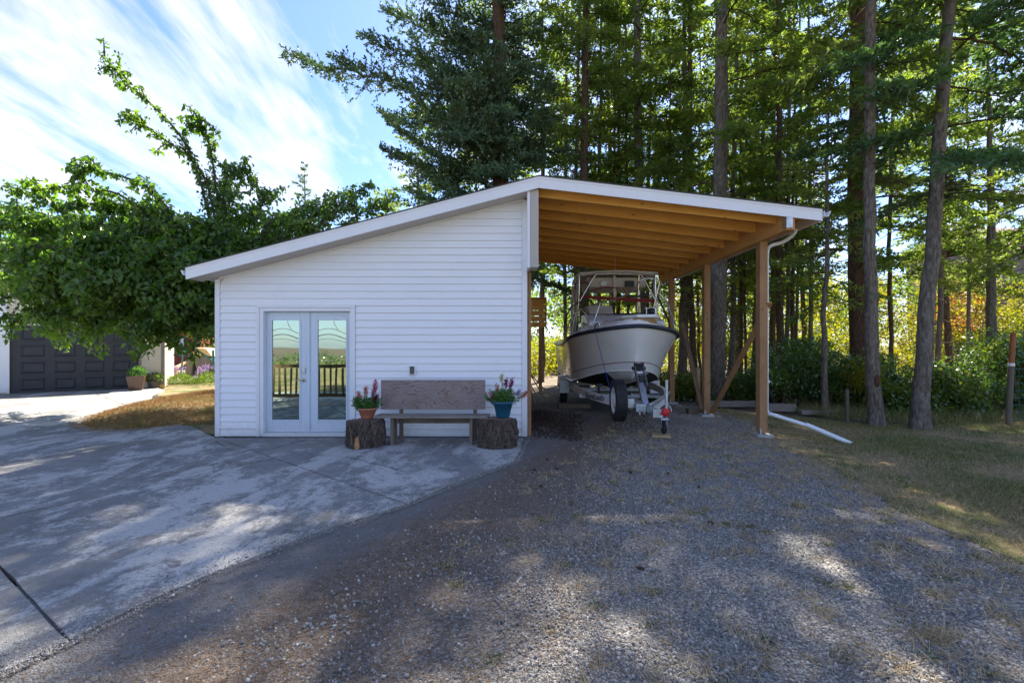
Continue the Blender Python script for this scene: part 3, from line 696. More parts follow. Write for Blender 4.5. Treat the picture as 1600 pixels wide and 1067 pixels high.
# ------------------------------------------------------------------ shed with carport
XL, XR, YW, YB = -5.02, .24, 7.73, 13.4
YF = 7.32; RX, RZ = .433, 4.26; LX, LZ = -5.25, 2.79; EX, EZ = 4.99, 3.73
sl = (RZ-LZ)/(RX-LX); sr = (RZ-EZ)/(EX-RX)
def roofz(x): return RZ-(RX-x)*sl if x < RX else RZ-(x-RX)*sr
shed = empty('shed', 'long white vinyl sided shed with sloping roof and open wood framed carport on its right', 'shed', (0, 0, 0))
FH = .185
# wall core
DX0, DX1, DZ1 = (404-800)/92., (553-800)/92., H+(540-481)/92.
core = MB()
def wallz(x): return roofz(x)-.10
core.prism([(XL+.01, 0.0), (XR-.01, 0.0), (XR-.01, wallz(XR)), (XL+.01, wallz(XL))], YB-.1, YB)
core.box((XL+.01, YW+.01, 0), (XL+.1, YB-.11, wallz(XL)-.05))
core.prism([(XL+.11, 0), (DX0, 0), (DX0, wallz(DX0)), (XL+.11, wallz(XL+.1))], YW+.012, YW+.10)
core.prism([(DX1, 0), (XR-.02, 0), (XR-.02, wallz(XR)), (DX1, wallz(DX1))], YW+.012, YW+.10)
core.prism([(DX0+.001, DZ1), (DX1-.001, DZ1), (DX1-.001, wallz(DX1)), (DX0+.001, wallz(DX0))], YW+.012, YW+.10)
core.build('wall', MT['siding'], shed)
side = MB(); side.box((XR-.015, YW+.105, 0), (XR+.035, YB-.11, 3.95)); side.build('carport_side_wall', MT['post'], shed)
# siding boards
bh = .1225; x0w, x1w = XL+.075, XR-.075
def xl_at(z):  # left end of the wall at height z under the soffit
    zz = z; x = RX-(RZ-(zz+FH+.005))/sl
    return max(x0w, x)
k = 0; z = .012
def board(xa0, xa1, xb, z0, z1):
    mb = MB(); dpt = .022
    vs = [(xa0, YW-dpt, z0), (xb, YW-dpt, z0), (xb, YW-dpt, z0+.004), (xb, YW-.003, z1), (xa1, YW-.003, z1), (xa0, YW-dpt, z0+.004), (xa0, YW+.011, z0), (xb, YW+.011, z0), (xb, YW+.011, z1), (xa1, YW+.011, z1)]
    # profile: a flat with a shallow step half way (dutch lap)
    mb.add(vs, [(0, 1, 2, 5), (5, 2, 3, 4), (0, 6, 7, 1), (4, 3, 8, 9), (1, 7, 8, 3, 2), (0, 5, 4, 9, 6), (6, 9, 8, 7)])
    return mb.build('siding_board', MT['siding'], shed)
while z < roofz(XR)-FH:
    z1 = min(z+bh-.0015, roofz(XR)-FH-.02)
    if z1-z < .02: break
    a0, a1 = xl_at(z), xl_at(z1)
    if a1 < x1w-.05:
        if z < DZ1-.03:
            board(x0w, x0w, DX0-.035, z, min(z1, 9)); board(DX1+.035, DX1+.035, x1w, z, z1)
        else: board(a0, a1, x1w, z, z1)
    z += bh
mb = MB(); mb.box((XL-.012, YW-.028, .0), (XL+.072, YW+.0, roofz(XL)-FH+.0)); mb.box((XL-.012, YW+.001, 0), (XL+.008, YW+.09, roofz(XL)-FH)); mb.build('corner_trim', MT['trim'], shed, .004)
mb = MB(); mb.box((XR-.072, YW-.028, .0), (XR+.018, YW+.0, roofz(XR)-FH-.02)); mb.box((XR+.0, YW+.001, 0), (XR+.018, YW+.10, roofz(XR)-FH-.02)); mb.build('corner_trim', MT['trim'], shed, .004)
mb = MB(); mb.box((XR+.04, YW+.10, -.02), (XR+.09, YW+.24, 4.0)); mb.build('wall_stud', MT['post'], shed)
mb = MB(); mb.box((XL, YW-.02, -.002), (XR, YW+.01, .011)); mb.build('starter_strip', MT['galv'], shed)
# roof deck + shingles
def slope_slab(name, xa, xb, za_off, zb_off, ya, yb, mat, label=None):
    mb = MB(); mb.prism([(xa, roofz(xa)+za_off), (xb, roofz(xb)+za_off), (xb, roofz(xb)+zb_off), (xa, roofz(xa)+zb_off)], ya, yb); return mb.build(name, mat, shed)
slope_slab('shingle_layer', LX-.03, RX-.0, .002, .018, YF-.02, YB+.42, MT['shingle'])
slope_slab('shingle_layer', RX+.001, EX+.03, .002, .018, YF-.02, YB+.42, MT['shingle'])
slope_slab('roof_deck', LX, RX-.001, -.03, 0, YF+.021, YB+.4, MT['decking'])
# carport sheathing boards, individually visible from below
yy = YF+.021; i = 0
while yy < YB+.38:
    y2 = min(yy+1.18, YB+.4)
    slope_slab('sheathing_panel', RX, EX, -.03, 0, yy, y2, MT['decking']); yy += 1.184
# fascia boards
mb = MB(); mb.prism([(LX, LZ-FH), (RX-.001, RZ-FH), (RX-.001, RZ), (LX, LZ)], YF, YF+.02); mb.prism([(LX, LZ-.035), (RX-.001, RZ-.035), (RX-.001, RZ+.0), (LX, LZ+.0)], YF-.008, YF-.0005); mb.build('fascia', MT['trim'], shed)
mb = MB(); mb.prism([(RX+.001, RZ-FH), (EX, EZ-FH), (EX, EZ), (RX+.001, RZ)], YF, YF+.02); mb.prism([(RX+.001, RZ-.035), (EX, EZ-.035), (EX, EZ), (RX+.001, RZ)], YF-.008, YF-.0005); mb.build('fascia', MT['trim'], shed)
# soffit of the left slope as vented panels
xx = LX+.004
while xx < RX-.05:
    x2 = min(xx+.098, RX-.01)
    mb = MB(); mb.prism([(xx, roofz(xx)-FH+.012), (x2, roofz(x2)-FH+.012), (x2, roofz(x2)-FH+.022), (xx, roofz(xx)-FH+.022)], YF+.021, YW-.029); mb.build('soffit_panel', MT['soffit'], shed); xx += .101
mb = MB(); mb.prism([(XL+.07, roofz(XL+.07)-FH-.022), (XR-.07, roofz(XR-.07)-FH-.022), (XR-.07, roofz(XR-.07)-FH+.010), (XL+.07, roofz(XL+.07)-FH+.010)], YW-.036, YW-.0185); mb.build('frieze_trim', MT['trim'], shed)
# boxed ridge return beside the carport
mb = MB(); zt = RZ-FH-.01; zb = H+(540-418)/F*7.4
xa, xb = (827-800)/F*7.5, (841-800)/F*7.45
mb.box((xa+.01, YF+.06, zb), (xb, YF+.40, zt))
for kk in range(6):
    q = xa+.014+kk*(xb-xa-.014)/6; mb.box((q, YF+.052, zb+.01), (q+.012, YF+.0595, zt))
mb.build('ridge_return', MT['soffit'], shed)
mb = MB(); mb.box((xa-.035, YF+.045, zb-.01), (xa+.006, YF+.40, zt)); mb.build('ridge_return_trim', MT['trim'], shed)
# gutter on the left eave and right eave
mb = MB(); mb.prism([(LX-.005, LZ-.03), (LX-.005, LZ-.11), (LX-.07, LZ-.11), (LX-.10, LZ-.05), (LX-.10, LZ-.03), (LX-.092, LZ-.03), (LX-.092, LZ-.05), (LX-.067, LZ-.10), (LX-.012, LZ-.10), (LX-.012, LZ-.03)], YF+.03, YB+.3); mb.build('gutter', MT['alum'], shed)
mb = MB(); mb.prism([(EX+.025, EZ-.03), (EX+.025, EZ-.12), (EX+.09, EZ-.12), (EX+.125, EZ-.05), (EX+.125, EZ-.03), (EX+.117, EZ-.03), (EX+.117, EZ-.05), (EX+.087, EZ-.11), (EX+.032, EZ-.11), (EX+.032, EZ-.03)], YF-.02, YB+.3); mb.build('gutter', MT['alum'], shed)
mb = MB(); mb.box((EX+.001, YF+.021, EZ-FH), (EX+.02, YB+.4, EZ-.002)); mb.build('eave_board', MT['trim'], shed)
mb = MB(); mb.prism([(4.62, roofz(4.62)-FH+.02), (EX-.001, roofz(EX)-FH+.02), (EX-.001, roofz(EX)-.031), (4.62, roofz(4.62)-.031)], YF+.021, YF+.055); mb.build('end_blocking', MT['rafter'], shed)
# rafters
BX = 4.50
ry = YF+.30; i = 0
raf = MB(); dz = .185
xa_, xb_ = .30, BX-.075
poly = [(xa_, roofz(RX)-.032-dz-.0), (xb_, roofz(xb_)-.032-dz), (xb_, roofz(xb_)-.032), (RX, RZ-.032), (xa_, RZ-.045)]
raf.prism([(p[0], p[1]) for p in poly], 0, .04); rme = raf.mesh('rafter', MT['rafter'])
ros = []
while ry < YB+.35:
    o = addpart('rafter', rme, shed, loc=(0, ry, 0)); ros.append(o); ry += .63
# rafter tails beyond the beam
tail = MB(); tail.prism([(BX+.075, roofz(BX+.075)-.032-.09), (EX-.002, roofz(EX)-.032-.06), (EX-.002, roofz(EX)-.032), (BX+.075, roofz(BX+.075)-.032)], 0, .04); tme = tail.mesh('rafter_tail', MT['rafter'])
for o in ros: addpart('rafter_tail', tme, shed, loc=(0, o.location.y, 0))
# eave beam on posts
bz1 = roofz(BX)-.04; bz0 = H+(540-378)/F*8.2 - .0
mb = MB(); mb.box((BX-.07, YF+.03, bz0), (BX-.002, YB+.35, bz1)); mb.box((BX+.002, YF+.03, bz0), (BX+.07, YB+.35, bz1)); mb.build('beam', MT['beam'], shed, .004)
mb = MB(); mb.box((BX-.08, YF+.005, bz0+.03), (BX+.02, YF+.028, bz0+.21)); mb.box((BX-.08, YF+.028, bz0+.03), (BX-.072, YF+.12, bz0+.21)); mb.build('beam_bracket', MT['galv'], shed)
mb = MB(); mb.box((.30, YF+.45, 3.72), (.36, YB+.3, 3.92)); mb.build('ledger', MT['beam'], shed)
posts = [(BX, 8.2), (BX, 10.55), (BX, 12.85)]
for i, (x, y) in enumerate(posts):
    g0 = float(gz(x, y)); mb = MB(); mb.box((x-.07, y-.07, g0+.07), (x+.07, y+.07, bz0-.001)); mb.build('post', MT['post'], shed, .004)
    mb = MB(); mb.prism([(x-.15, y-.15), (x+.13, y-.16), (x+.15, y+.14), (x-.14, y+.15)], g0-.08, g0+.05, axis='z'); mb.box((x-.075, y-.078, g0+.051), (x-.04, y-.0715, g0+.15)); mb.build('pier_block', MT['concblock'], shed, .012)
# braces
def brace(a, b, mat='brace'):
    mb = MB(); mb.bar(a, b, .04, .10, up=(1, 0, 0)); return mb.build('brace', MT[mat], shed)
g0 = -.1
brace((BX+.095, 10.45, g0+.1), (BX+.095, 8.12, 2.30), 'post')
brace(P(1103, 640, 10.5)+Vector((-.08, .02, 0)), P(1066, 505, 11.0))
# temporary plank leaning from 2nd post is the second brace above; downspout
ds = smooth_pts([P(1243, 357, 7.9), P(1240, 366, 7.95), P(1224, 378, 8.05), P(1205, 384, 8.15), P(1199, 392, 8.2), P(1198, 410, 8.2)], 4)
mb = MB(); mb.tube(ds, .034, 8); a = P(1198, 410, 8.2); b = P(1197.5, 640, 8.2); mb.tube([a, b], .034, 8)
for py in (418, 596): q = P(1192, py, 8.2); mb.box((q.x-.09, q.y-.045, q.z-.02), (q.x+.10, q.y-.036, q.z+.02)); mb.box((q.x+.0, q.y-.036, q.z-.02), (q.x+.01, q.y+.04, q.z+.02))
e1 = P(1262, 665, 7.95); e2 = P(1330, 693.5, 7.6)
mb.tube([b, b+Vector((.02, -.01, -.06)), P(1202, 646, 8.15), e1], .034, 8); mb.tube([e1+Vector((-.03, 0, .02)), e2], .04, 8)
mb.build('downspout', MT['alum'], shed)
# door set
doorf = MB(); fx0, fx1, fz = DX0-.03, DX1+.03, DZ1
def frame_box(x0, x1, z0, z1, y0=YW-.035, y1=YW+.13): doorf.box((x0, y0, z0), (x1, y1, z1))
ox0, ox1, oz = (412.5-800)/92., (547-800)/92., H+(540-486.5)/92.
frame_box(fx0, fx0+.055, 0, fz); frame_box(fx1-.055, fx1, 0, fz); frame_box(fx0, fx1, fz+.001, fz+.055)
doorf.box((fx0+.0555, YW-.02, 0), (ox0, YW+.13, fz)); doorf.box((ox1, YW-.02, 0), (fx1-.0555, YW+.13, fz)); doorf.box((ox0+.0005, YW-.02, oz), (ox1-.0005, YW+.13, fz))
doorf.box((ox0, YW-.05, .001), (ox1, YW+.13, .055))
doorf.build('door_frame', MT['trim'], shed, .004)
xm = (ox0+ox1)/2
def door(xa, xb, hinge):
    d = MB(); y0 = YW+.07; y1 = YW+.115; z0, z1 = .06, oz-.004
    if hinge == 'l': gx0, gx1 = (423.5-800)/91., (468.5-800)/91.
    else: gx0, gx1 = (497.5-800)/91., (543-800)/91.
    gz0, gz1 = H-(655.5-540)/91., H+(540-500.5)/91.
    gx0, gx1 = max(gx0, xa+.1), min(gx1, xb-.09)
    d.box((xa, y0, z0), (gx0, y1, z1)); d.box((gx1, y0, z0), (xb, y1, z1)); d.box((gx0+.0005, y0, z0), (gx1-.0005, y1, gz0)); d.box((gx0+.0005, y0, gz1), (gx1-.0005, y1, z1))
    m_ = .028
    d.box((gx0-m_, y0-.012, gz0-m_), (gx0, y0-.0005, gz1+m_)); d.box((gx1, y0-.012, gz0-m_), (gx1+m_, y0-.0005, gz1+m_)); d.box((gx0+.0005, y0-.012, gz0-m_), (gx1-.0005, y0-.0005, gz0)); d.box((gx0+.0005, y0-.012, gz1), (gx1-.0005, y0-.0005, gz1+m_))
    do = d.build('door', MT['door'], shed, .003)
    p = MB(); p.box((gx0+.001, y0+.008, gz0+.001), (gx1-.001, y0+.014, gz1-.001)); p.build('pane', MT['glass'], do)
    # faint leaded curves in the upper part of the pane
    lead = MB(); w = gx1-gx0
    for zz, amp, rr in ((gz1-.20, .07, .004), (gz1-.29, .06, .006), (gz1-.345, .035, .003)):
        lead.tube([(gx0+.002+(w-.004)*t, y0+.006, zz+amp*math.sin(math.pi*min(1, t*.95+.1))-.03*t) for t in [i/12 for i in range(13)]], rr, 5, caps=False)
    lead.tube([(gx0+w*(.56+.15*t*t), y0+.006, gz1-.01-.15*t) for t in [i/6 for i in range(7)]], .003, 5, caps=False)
    lead.build('leading', MT['black'], do)
    return do, y0
dl, y0 = door(ox0+.003, xm-.002, 'l'); dr, _ = door(xm+.002, ox1-.003, 'r')
mb = MB(); mb.box((xm-.022, y0-.02, .06), (xm+.022, y0-.0135, oz-.004)); mb.build('astragal', MT['door'], dr, .002)
hx = (475.5-800)/91.; mb = MB(); mb.box((hx-.03, y0-.025, H-(583-540)/91.), (hx+.03, y0-.001, H-(576-540)/91.+.01)); mb.build('keypad_lock', MT['galv'], dl, .004)
hz = H-(593.5-540)/91.; mb = MB(); mb.lathe([(.0, -.012), (.03, -.012), (.03, 0), (.0, 0)], (hx+.0, y0-.001, hz), 14, axis='y'); mb.tube([(hx, y0-.01, hz), (hx, y0-.055, hz), (hx-.12, y0-.055, hz-.004)], .009, 8); mb.build('handle', MT['brass'], dl)
mb = MB(); mb.box((-4.9, YW+1.3, 0.02), (-2.0, YW+1.32, 2.3)); mb.build('interior_partition', MT['cream'], shed)
mb = MB(); mb.box((XL+.11, YW+.101, -.01), (XR-.02, YB-.11, .004)); mb.build('interior_floor', MT['concrete'], shed)
# outlet cover
ox, oz_ = (644-800)/92.5, H-(578.5-540)/92.5
mb = MB(); mb.box((ox-.06, YW-.05, oz_-.085), (ox+.06, YW-.019, oz_+.085)); out_ = mb.build('outlet_box', MT['trim'], shed, .006)
mb = MB(); mb.box((ox-.038, YW-.064, oz_-.065), (ox+.038, YW-.051, oz_+.065)); mb.build('outlet_cover', MT['greypot'], out_, .006)

# little wood lean-to behind the shed, beside the carport
ln = empty('wood_lean_to', 'small orange framed lean-to roof behind the shed corner, left of the boat', 'lean-to', (0.45, 13.9, 0))
mb = MB(); mb.box((-.1, -.1, 1.62+1.32), (.60, 1.6, 1.64+1.36)); mb.build('roof', MT['decking'], ln)
for k in range(5):
    mb = MB(); z0 = 2.60-.0; 
    mb.box((-.1, -.1+k*.3, 2.80-.14*k*.0), (.56, -.06+k*.3, 2.935)); mb.build('rafter', MT['rafter'], ln)
for k in range(4):
    mb = MB(); mb.box((-.1, -.14, 2.10+.17*k), (.55, -.105, 2.25+.17*k)); mb.build('plank', MT['rafter'], ln)
mb = MB(); mb.box((.552, -.15, 2.05), (.60, -.10, 2.935)); mb.build('edge_post', MT['beam'], ln)
mb = MB(); mb.box((-.1, .1, 0.0), (.02, .22, 2.8)); mb.build('post', MT['post'], ln)
mb = MB(); mb.box((.45, 1.4, 0.0), (.56, 1.5, 2.8)); mb.build('post', MT['post'], ln)

# ------------------------------------------------------------------ bench, stumps, flower pots
bx0, bx1 = P(594, 0, 7.32).x, P(758, 0, 7.32).x
bench = empty('bench', 'rustic grey wooden bench with plywood backrest against the white siding', 'bench', (0, 0, 0))
mb = MB(); mb.box((0, 0, 0), (bx1-bx0, .018, .475)); mb.build('backrest', MT['ply'], bench, .003, loc=(bx0, 7.36, H-(640-540)/97.))
mb = MB(); mb.prism([(-.98+.0, 0), (.78, 0), (.80, .30), (-.95, .32)], 0, .032, axis='z'); mb.build('seat', MT['gwood'], bench, .004, loc=(-1.15, 6.97, .425))
for xx, ww in ((-1.855, .05), (-.635, .05)):
    mb = MB(); mb.box((xx-ww/2, 7.03, 0), (xx+ww/2, 7.26, .424)); mb.build('leg', MT['gwoodz'], bench, .004)
for xx in (-1.80, -.60):
    mb = MB(); mb.box((xx-.03, 7.385, .0), (xx+.03, 7.425, .94)); mb.build('back_upright', MT['gwoodz'], bench, .003)
mb = MB(); mb.box((-1.83, 7.27, .30), (-.66, 7.29, .40)); mb.build('stretcher', MT['gwoodz'], bench)

def stump(name, label, x, y, r, h, seed, notch=None):
    rr = random.Random(seed); s = empty(name, label, 'stump', (x, y, 0), 0, 'log stumps used as flower stands')
    n = 84; rings = 22; V = []; ph = [rr.uniform(0, 6.28) for _ in range(8)]
    for i in range(rings):
        t = i/(rings-1); z = t*h
        for k in range(n):
            a = 2*math.pi*k/n
            q = r*(1 + .06*math.sin(2*a+ph[0]) + .05*math.sin(3*a+ph[1]+t) + .03*math.sin(7*a+ph[2]+t*2) + .030*math.sin(13*a+ph[3]+t*4) + .022*math.sin(29*a+ph[6]-t*7) + rr.uniform(-.035, .035) + .10*math.exp(-((t-.42)/.25)**2)*max(0, math.cos(a-ph[4])))
            if t > .93: q *= .97
            V.append((q*math.cos(a), q*math.sin(a), z + .018*math.sin(a+ph[5])*t + (rr.uniform(-.006, .006) if i == rings-1 else 0)))
    Fc = [(i*n+k, i*n+(k+1) % n, (i+1)*n+(k+1) % n, (i+1)*n+k) for i in range(rings-1) for k in range(n)]
    mb = MB(); mb.add(V, Fc, 0, False); mb.build('bark', MT['bark_stump'], s)
    top = MB(); c = (0, 0, h+.002); top.add([c]+[(v[0]*.985, v[1]*.985, v[2]+.001) for v in V[-n:]], [(0, 1+k, 1+(k+1) % n) for k in range(n)]); top.build('cut_face', ring_mat(), s)
    if notch is not None:
        a = notch; mb = MB(); vs = []
        for i in range(5):
            for j in range(4):
                aa = a+(j-1.5)*.13; zz = .01+i*.045; q = r*1.04+.01-.012*abs(j-1.5)-.006*i
                vs.append((q*math.cos(aa), q*math.sin(aa), zz+rr.uniform(-.01, .01)))
        mb.add(vs, [(i*4+j, i*4+j+1, i*4+j+5, i*4+j+4) for i in range(4) for j in range(3)]); mb.build('peeled_patch', MT['heart'], s)
    return s
_rm = []
def ring_mat():
    if _rm: return _rm[0]
    n = NT('stump_rings'); v = n.vmap(n.obj, (1, 1, .01)); ln_ = n.N.new('ShaderNodeVectorMath'); ln_.operation = 'LENGTH'; n.L.new(v, ln_.inputs[0])
    w = n.math('MULTIPLY_ADD', n.noise(v, 5, 4), .05, ln_.outputs['Value']); s_ = n.math('SINE', n.math('MULTIPLY', w, 480))
    col = n.ramp(s_, [(0., (.17, .11, .085)), (1., (.26, .185, .14))]); col = n.mix(n.ramp(n.noise(n.obj, 9, 5), [(.5, 0.), (.7, .6)]), col, (.09, .06, .05))
    _rm.append(n.done(col, .9, 0, n.bump(n.noise(n.obj, 50, 5), .4, .004), .2)); return _rm[0]
s1 = stump('stump', 'rough barked log stump under the terracotta pot, left end of the bench', -2.27, 7.02, .265, .40, 4, -1.75)
s2 = stump('stump', 'broad dark log stump under the teal pot, right end of the bench', -.24, 7.02, .29, .42, 9, None)

def flower_pot(label, x, y, z, prof, mat, seed, stems, spread, flowers, droop=None, nl=1500, hgt=.3, plabel=None):
    rr = np.random.default_rng(seed)
    s = empty('flower_pot', label, 'flower pot', (x, y, z))
    mb = MB(); mb.lathe(prof, n=28); mb.build('pot', mat, s)
    top = prof[-1][1] if prof[-1][1] > .05 else max(p[1] for p in prof)
    rt = max(p[0] for p in prof)*.9
    mb = MB(); mb.lathe([(0, top-.035), (rt*.94, top-.04)], n=20); mb.build('soil', MT['soil'], s)
    acc = Acc(); P0 = []; P1 = []; heads = []
    for i in range(stems):
        a = rr.uniform(0, 6.28); r0 = rt*.6*rr.uniform(0, 1)**.5; p0 = np.array([r0*math.cos(a), r0*math.sin(a), top-.04])
        d = np.array([math.cos(a)*spread*rr.uniform(.1, 1), math.sin(a)*spread*.6*rr.uniform(.1, 1), hgt*rr.uniform(.5, 1.0)])
        P0.append(p0); P1.append(p0+d)
    for (fx, fz, col, cnt) in flowers:
        P0.append(np.array([fx*.25, -.02, top-.04])); P1.append(np.array([fx, -.02+rr.normal(0, .02), top+fz])); heads.append((P1[-1], P1[-1]-P0[-1], col, cnt))
    P0 = np.array(P0); P1 = np.array(P1)
    V, Fc = stick_np(P0, P1, np.full(len(P0), .0035), np.full(len(P0), .0018)); acc.add(V, Fc, 0)
    idx = rr.integers(0, len(P0), nl); t = rr.uniform(.12, 1.0, nl)**.8
    isf = idx >= stems; t[isf] *= .72
    base = P0[idx]+(P1-P0)[idx]*t[:, None]; d = nrmz(rr.normal(0, 1, (nl, 3))+[0, 0, .35])
    V, Fc = diamonds(base, d, rr.uniform(.025, .055, nl), rr.uniform(.010, .019, nl), rr, .15); acc.add(V, Fc, 0)
    o = addpart('foliage', acc.mesh('foliage', [MT['potleaf']]), s, 'stuff')
    for tip, axis, col, cnt in heads:
        ax = axis/np.linalg.norm(axis); n = cnt*26; t = rr.uniform(-.02, .075*cnt/5, n)
        b = tip - ax*t[:, None] + rr.normal(0, .015, (n, 3)); dd = nrmz(rr.normal(0, 1, (n, 3)))
        V, Fc = diamonds(b, dd, rr.uniform(.018, .032, n), rr.uniform(.012, .022, n), rr); a2 = Acc(); a2.add(V, Fc, 0)
        addpart('blossom', a2.mesh('blossom', [MT[col]]), s)
    return s
potprof = [(0, 0), (.095, 0), (.10, .01), (.135, .125), (.150, .128), (.150, .155), (.138, .155), (.128, .12), (.0, .11)]
flower_pot('terracotta pot of peach and pink snapdragons on the left stump', -2.24, 7.05, .418, [(p[0]*.96, p[1]*1.05) for p in potprof], MT['terra'], 3, 60, .20, [(-.13, .27, 'peach', 6), (-.03, .34, 'peach', 6), (.14, .44, 'pink', 10), (.11, .34, 'magenta', 7), (.15, .22, 'magenta', 5)], nl=3400, hgt=.27)
tealprof = [(0, 0), (.10, 0), (.105, .01), (.145, .21), (.162, .213), (.162, .245), (.15, .245), (.14, .20), (0, .19)]
flower_pot('teal plastic pot of magenta and orange snapdragons on the right stump', -.14, 7.05, .438, tealprof, MT['teal'], 8, 70, .22, [(-.19, .16, 'pink', 5), (-.09, .28, 'peach', 7), (-.02, .44, 'yellowp', 6), (.05, .37, 'magenta', 6), (.14, .37, 'magenta', 7), (.24, .20, 'lav', 4), (.38, .19, 'peach', 7)], nl=3800, hgt=.30)

# ------------------------------------------------------------------ boat on trailer
boat = empty('motor_boat', 'white motor boat with dark rub rail, bow rail and canvas top parked on a trailer', 'boat', (2.50, 8.95, 0), R(-2.0))
# local frame: x to starboard side of the picture, y = aft, z up
def bs_(t):  # sheer half width
    return 1.27*max(0, 1-max(0, 1-t/.36)**2.4)**.62
def sheer(t): return Vector((bs_(t), 6.2*t, 1.93-.37*min(1, t/.5)**.85+.06*(t > .55)*(t-.55)))
def chine(t):
    b = 1.17*max(0, 1-max(0, 1-t/.56)**2.2)**.85; return Vector((b, .42+5.75*t, 1.02-.36*sm(0, .40, t)))
def keel(t): return Vector((0, .74+5.45*t, .80-.30*sm(0, .22, t)))
def hull_pt(t, s):
    """s 0 keel, .3 chine, 1 sheer"""
    if s <= .3:
        k = s/.3; p = keel(t).lerp(chine(t), k); p.z -= .05*math.sin(math.pi*k)*(1-t); return p
    k = (s-.3)/.7; a, b = chine(t), sheer(t); p = a.lerp(b, k)
    p.x -= .07*math.sin(math.pi*k)*(1-sm(.0, .5, t))*min(1, bs_(t)*2); p.y += .03*math.sin(math.pi*k)
    return p
ts = [0, .004, .012, .025, .045, .07, .1, .14, .19, .25, .32, .4, .5, .6, .75, .9, 1.0]; ss = [0, .1, .2, .3, .34, .42, .5, .6, .7, .8, .9, 1.0]
hb = MB()
for side in (1, -1):
    V = [Vector((p.x*side, p.y, p.z)) for t in ts for p in [hull_pt(t, s) for s in ss]]
    ns = len(ss); f0 = []; f1 = []
    for i in range(len(ts)-1):
        for j in range(ns-1):
            q = (i*ns+j, (i+1)*ns+j, (i+1)*ns+j+1, i*ns+j+1)
            (f1 if (j < 3 and ts[i] > .09) else f0).append(q)
    hb.add(V, f0, 0, True); hb.add(V, f1, 1, True)
tr_ = [hull_pt(1, s) for s in ss]; hb.add([Vector((p.x, p.y, p.z)) for p in tr_]+[Vector((-p.x, p.y, p.z)) for p in reversed(tr_)], [tuple(range(2*len(tr_)))], 0)
me = hb.mesh('hull', [MT['gel'], MT['antifoul']])
bm = bmesh.new(); bm.from_mesh(me); bmesh.ops.remove_doubles(bm, verts=bm.verts, dist=.0008); bmesh.ops.recalc_face_normals(bm, faces=bm.faces)
for e in bm.edges:
    if len(e.link_faces) == 2 and e.link_faces[0].normal.angle(e.link_faces[1].normal, 0) > R(28): e.smooth = False
bm.to_mesh(me); bm.free(); hull = addpart('hull', me, boat)
def line_on_hull(name, s_, r, mat, t0=0, t1=1, flat=1, off=.004):
    mb = MB(); tt = [t0+(t1-t0)*(i/40)**1.7 for i in range(41)]
    left = [hull_pt(t, s_)+Vector((off, -off*.5, 0)) for t in tt]
    pts = [Vector((-p.x, p.y, p.z)) for p in reversed(left)] + left[1:]
    mb.tube(pts, r, 8); return mb.build(name, mat, boat)
line_on_hull('rub_rail', 1.0, .042, MT['navy'])
line_on_hull('stripe', .44, .009, MT['redline'], 0, 1, off=-.002)
line_on_hull('strake', .30, .014, MT['gel'], 0, .6)
# deck
db = MB(); dr_ = [0, .3, .6, .85, 1.0]
def deck_pt(t, k):
    p = sheer(t); x = p.x*(1-k); return Vector((x, p.y+.10*k*(1-t), p.z+.03+ (.15+.24*sm(0, .30, t))*math.sin(math.pi/2*min(1, k*1.5))))
td = [0, .01, .03, .06, .1, .15, .2, .26, .33, .40]
for side in (1, -1):
    V = [Vector((p.x*side, p.y, p.z)) for t in td for p in [deck_pt(t, k) for k in dr_]]; nn = len(dr_)
    db.add(V, [(i*nn+j, (i+1)*nn+j, (i+1)*nn+j+1, i*nn+j+1) for i in range(len(td)-1) for j in range(nn-1)], 0, True)
me = db.mesh('deck', [MT['gelt']]); bm = bmesh.new(); bm.from_mesh(me); bmesh.ops.remove_doubles(bm, verts=bm.verts, dist=.001); bmesh.ops.recalc_face_normals(bm, faces=bm.faces); bm.to_mesh(me); bm.free(); addpart('deck', me, boat)
mb = MB(); mb.box((-1.22, 2.5, 1.45), (-1.16, 6.1, 1.72)); mb.box((1.16, 2.5, 1.45), (1.22, 6.1, 1.72)); mb.box((-1.2, 6.02, .6), (1.2, 6.1, 1.6)); mb.box((-1.15, 2.6, .9), (1.15, 6.0, .95)); mb.build('cockpit', MT['gelt'], boat, .01)
# cabin trunk
cb = MB(); cb.prism([(1.10, 2.08), (1.65, 2.25), (2.55, 2.32), (2.60, 1.60), (1.10, 1.60)], -.84, .84, axis='x'); cb.build('cabin', MT['gelt'], boat, .05)
cb = MB(); cb.box((-.90, 2.0, 1.7), (-.842, 2.6, 2.10)); cb.build('cabin_side', MT['gel'], boat, .02)
cb = MB(); cb.tube([(-.80, 2.30, 2.325), (-.2, 2.02, 2.30), (.4, 2.02, 2.30), (.82, 2.3, 2.32)], .022, 6); cb.build('gasket', MT['black'], boat)
cb = MB(); cb.prism([(1.95, 2.30), (2.25, 2.52), (2.75, 2.56), (2.75, 2.30)], -.72, -.12, axis='x'); cb.build('windshield_cover', MT['canvas'], boat, .03)
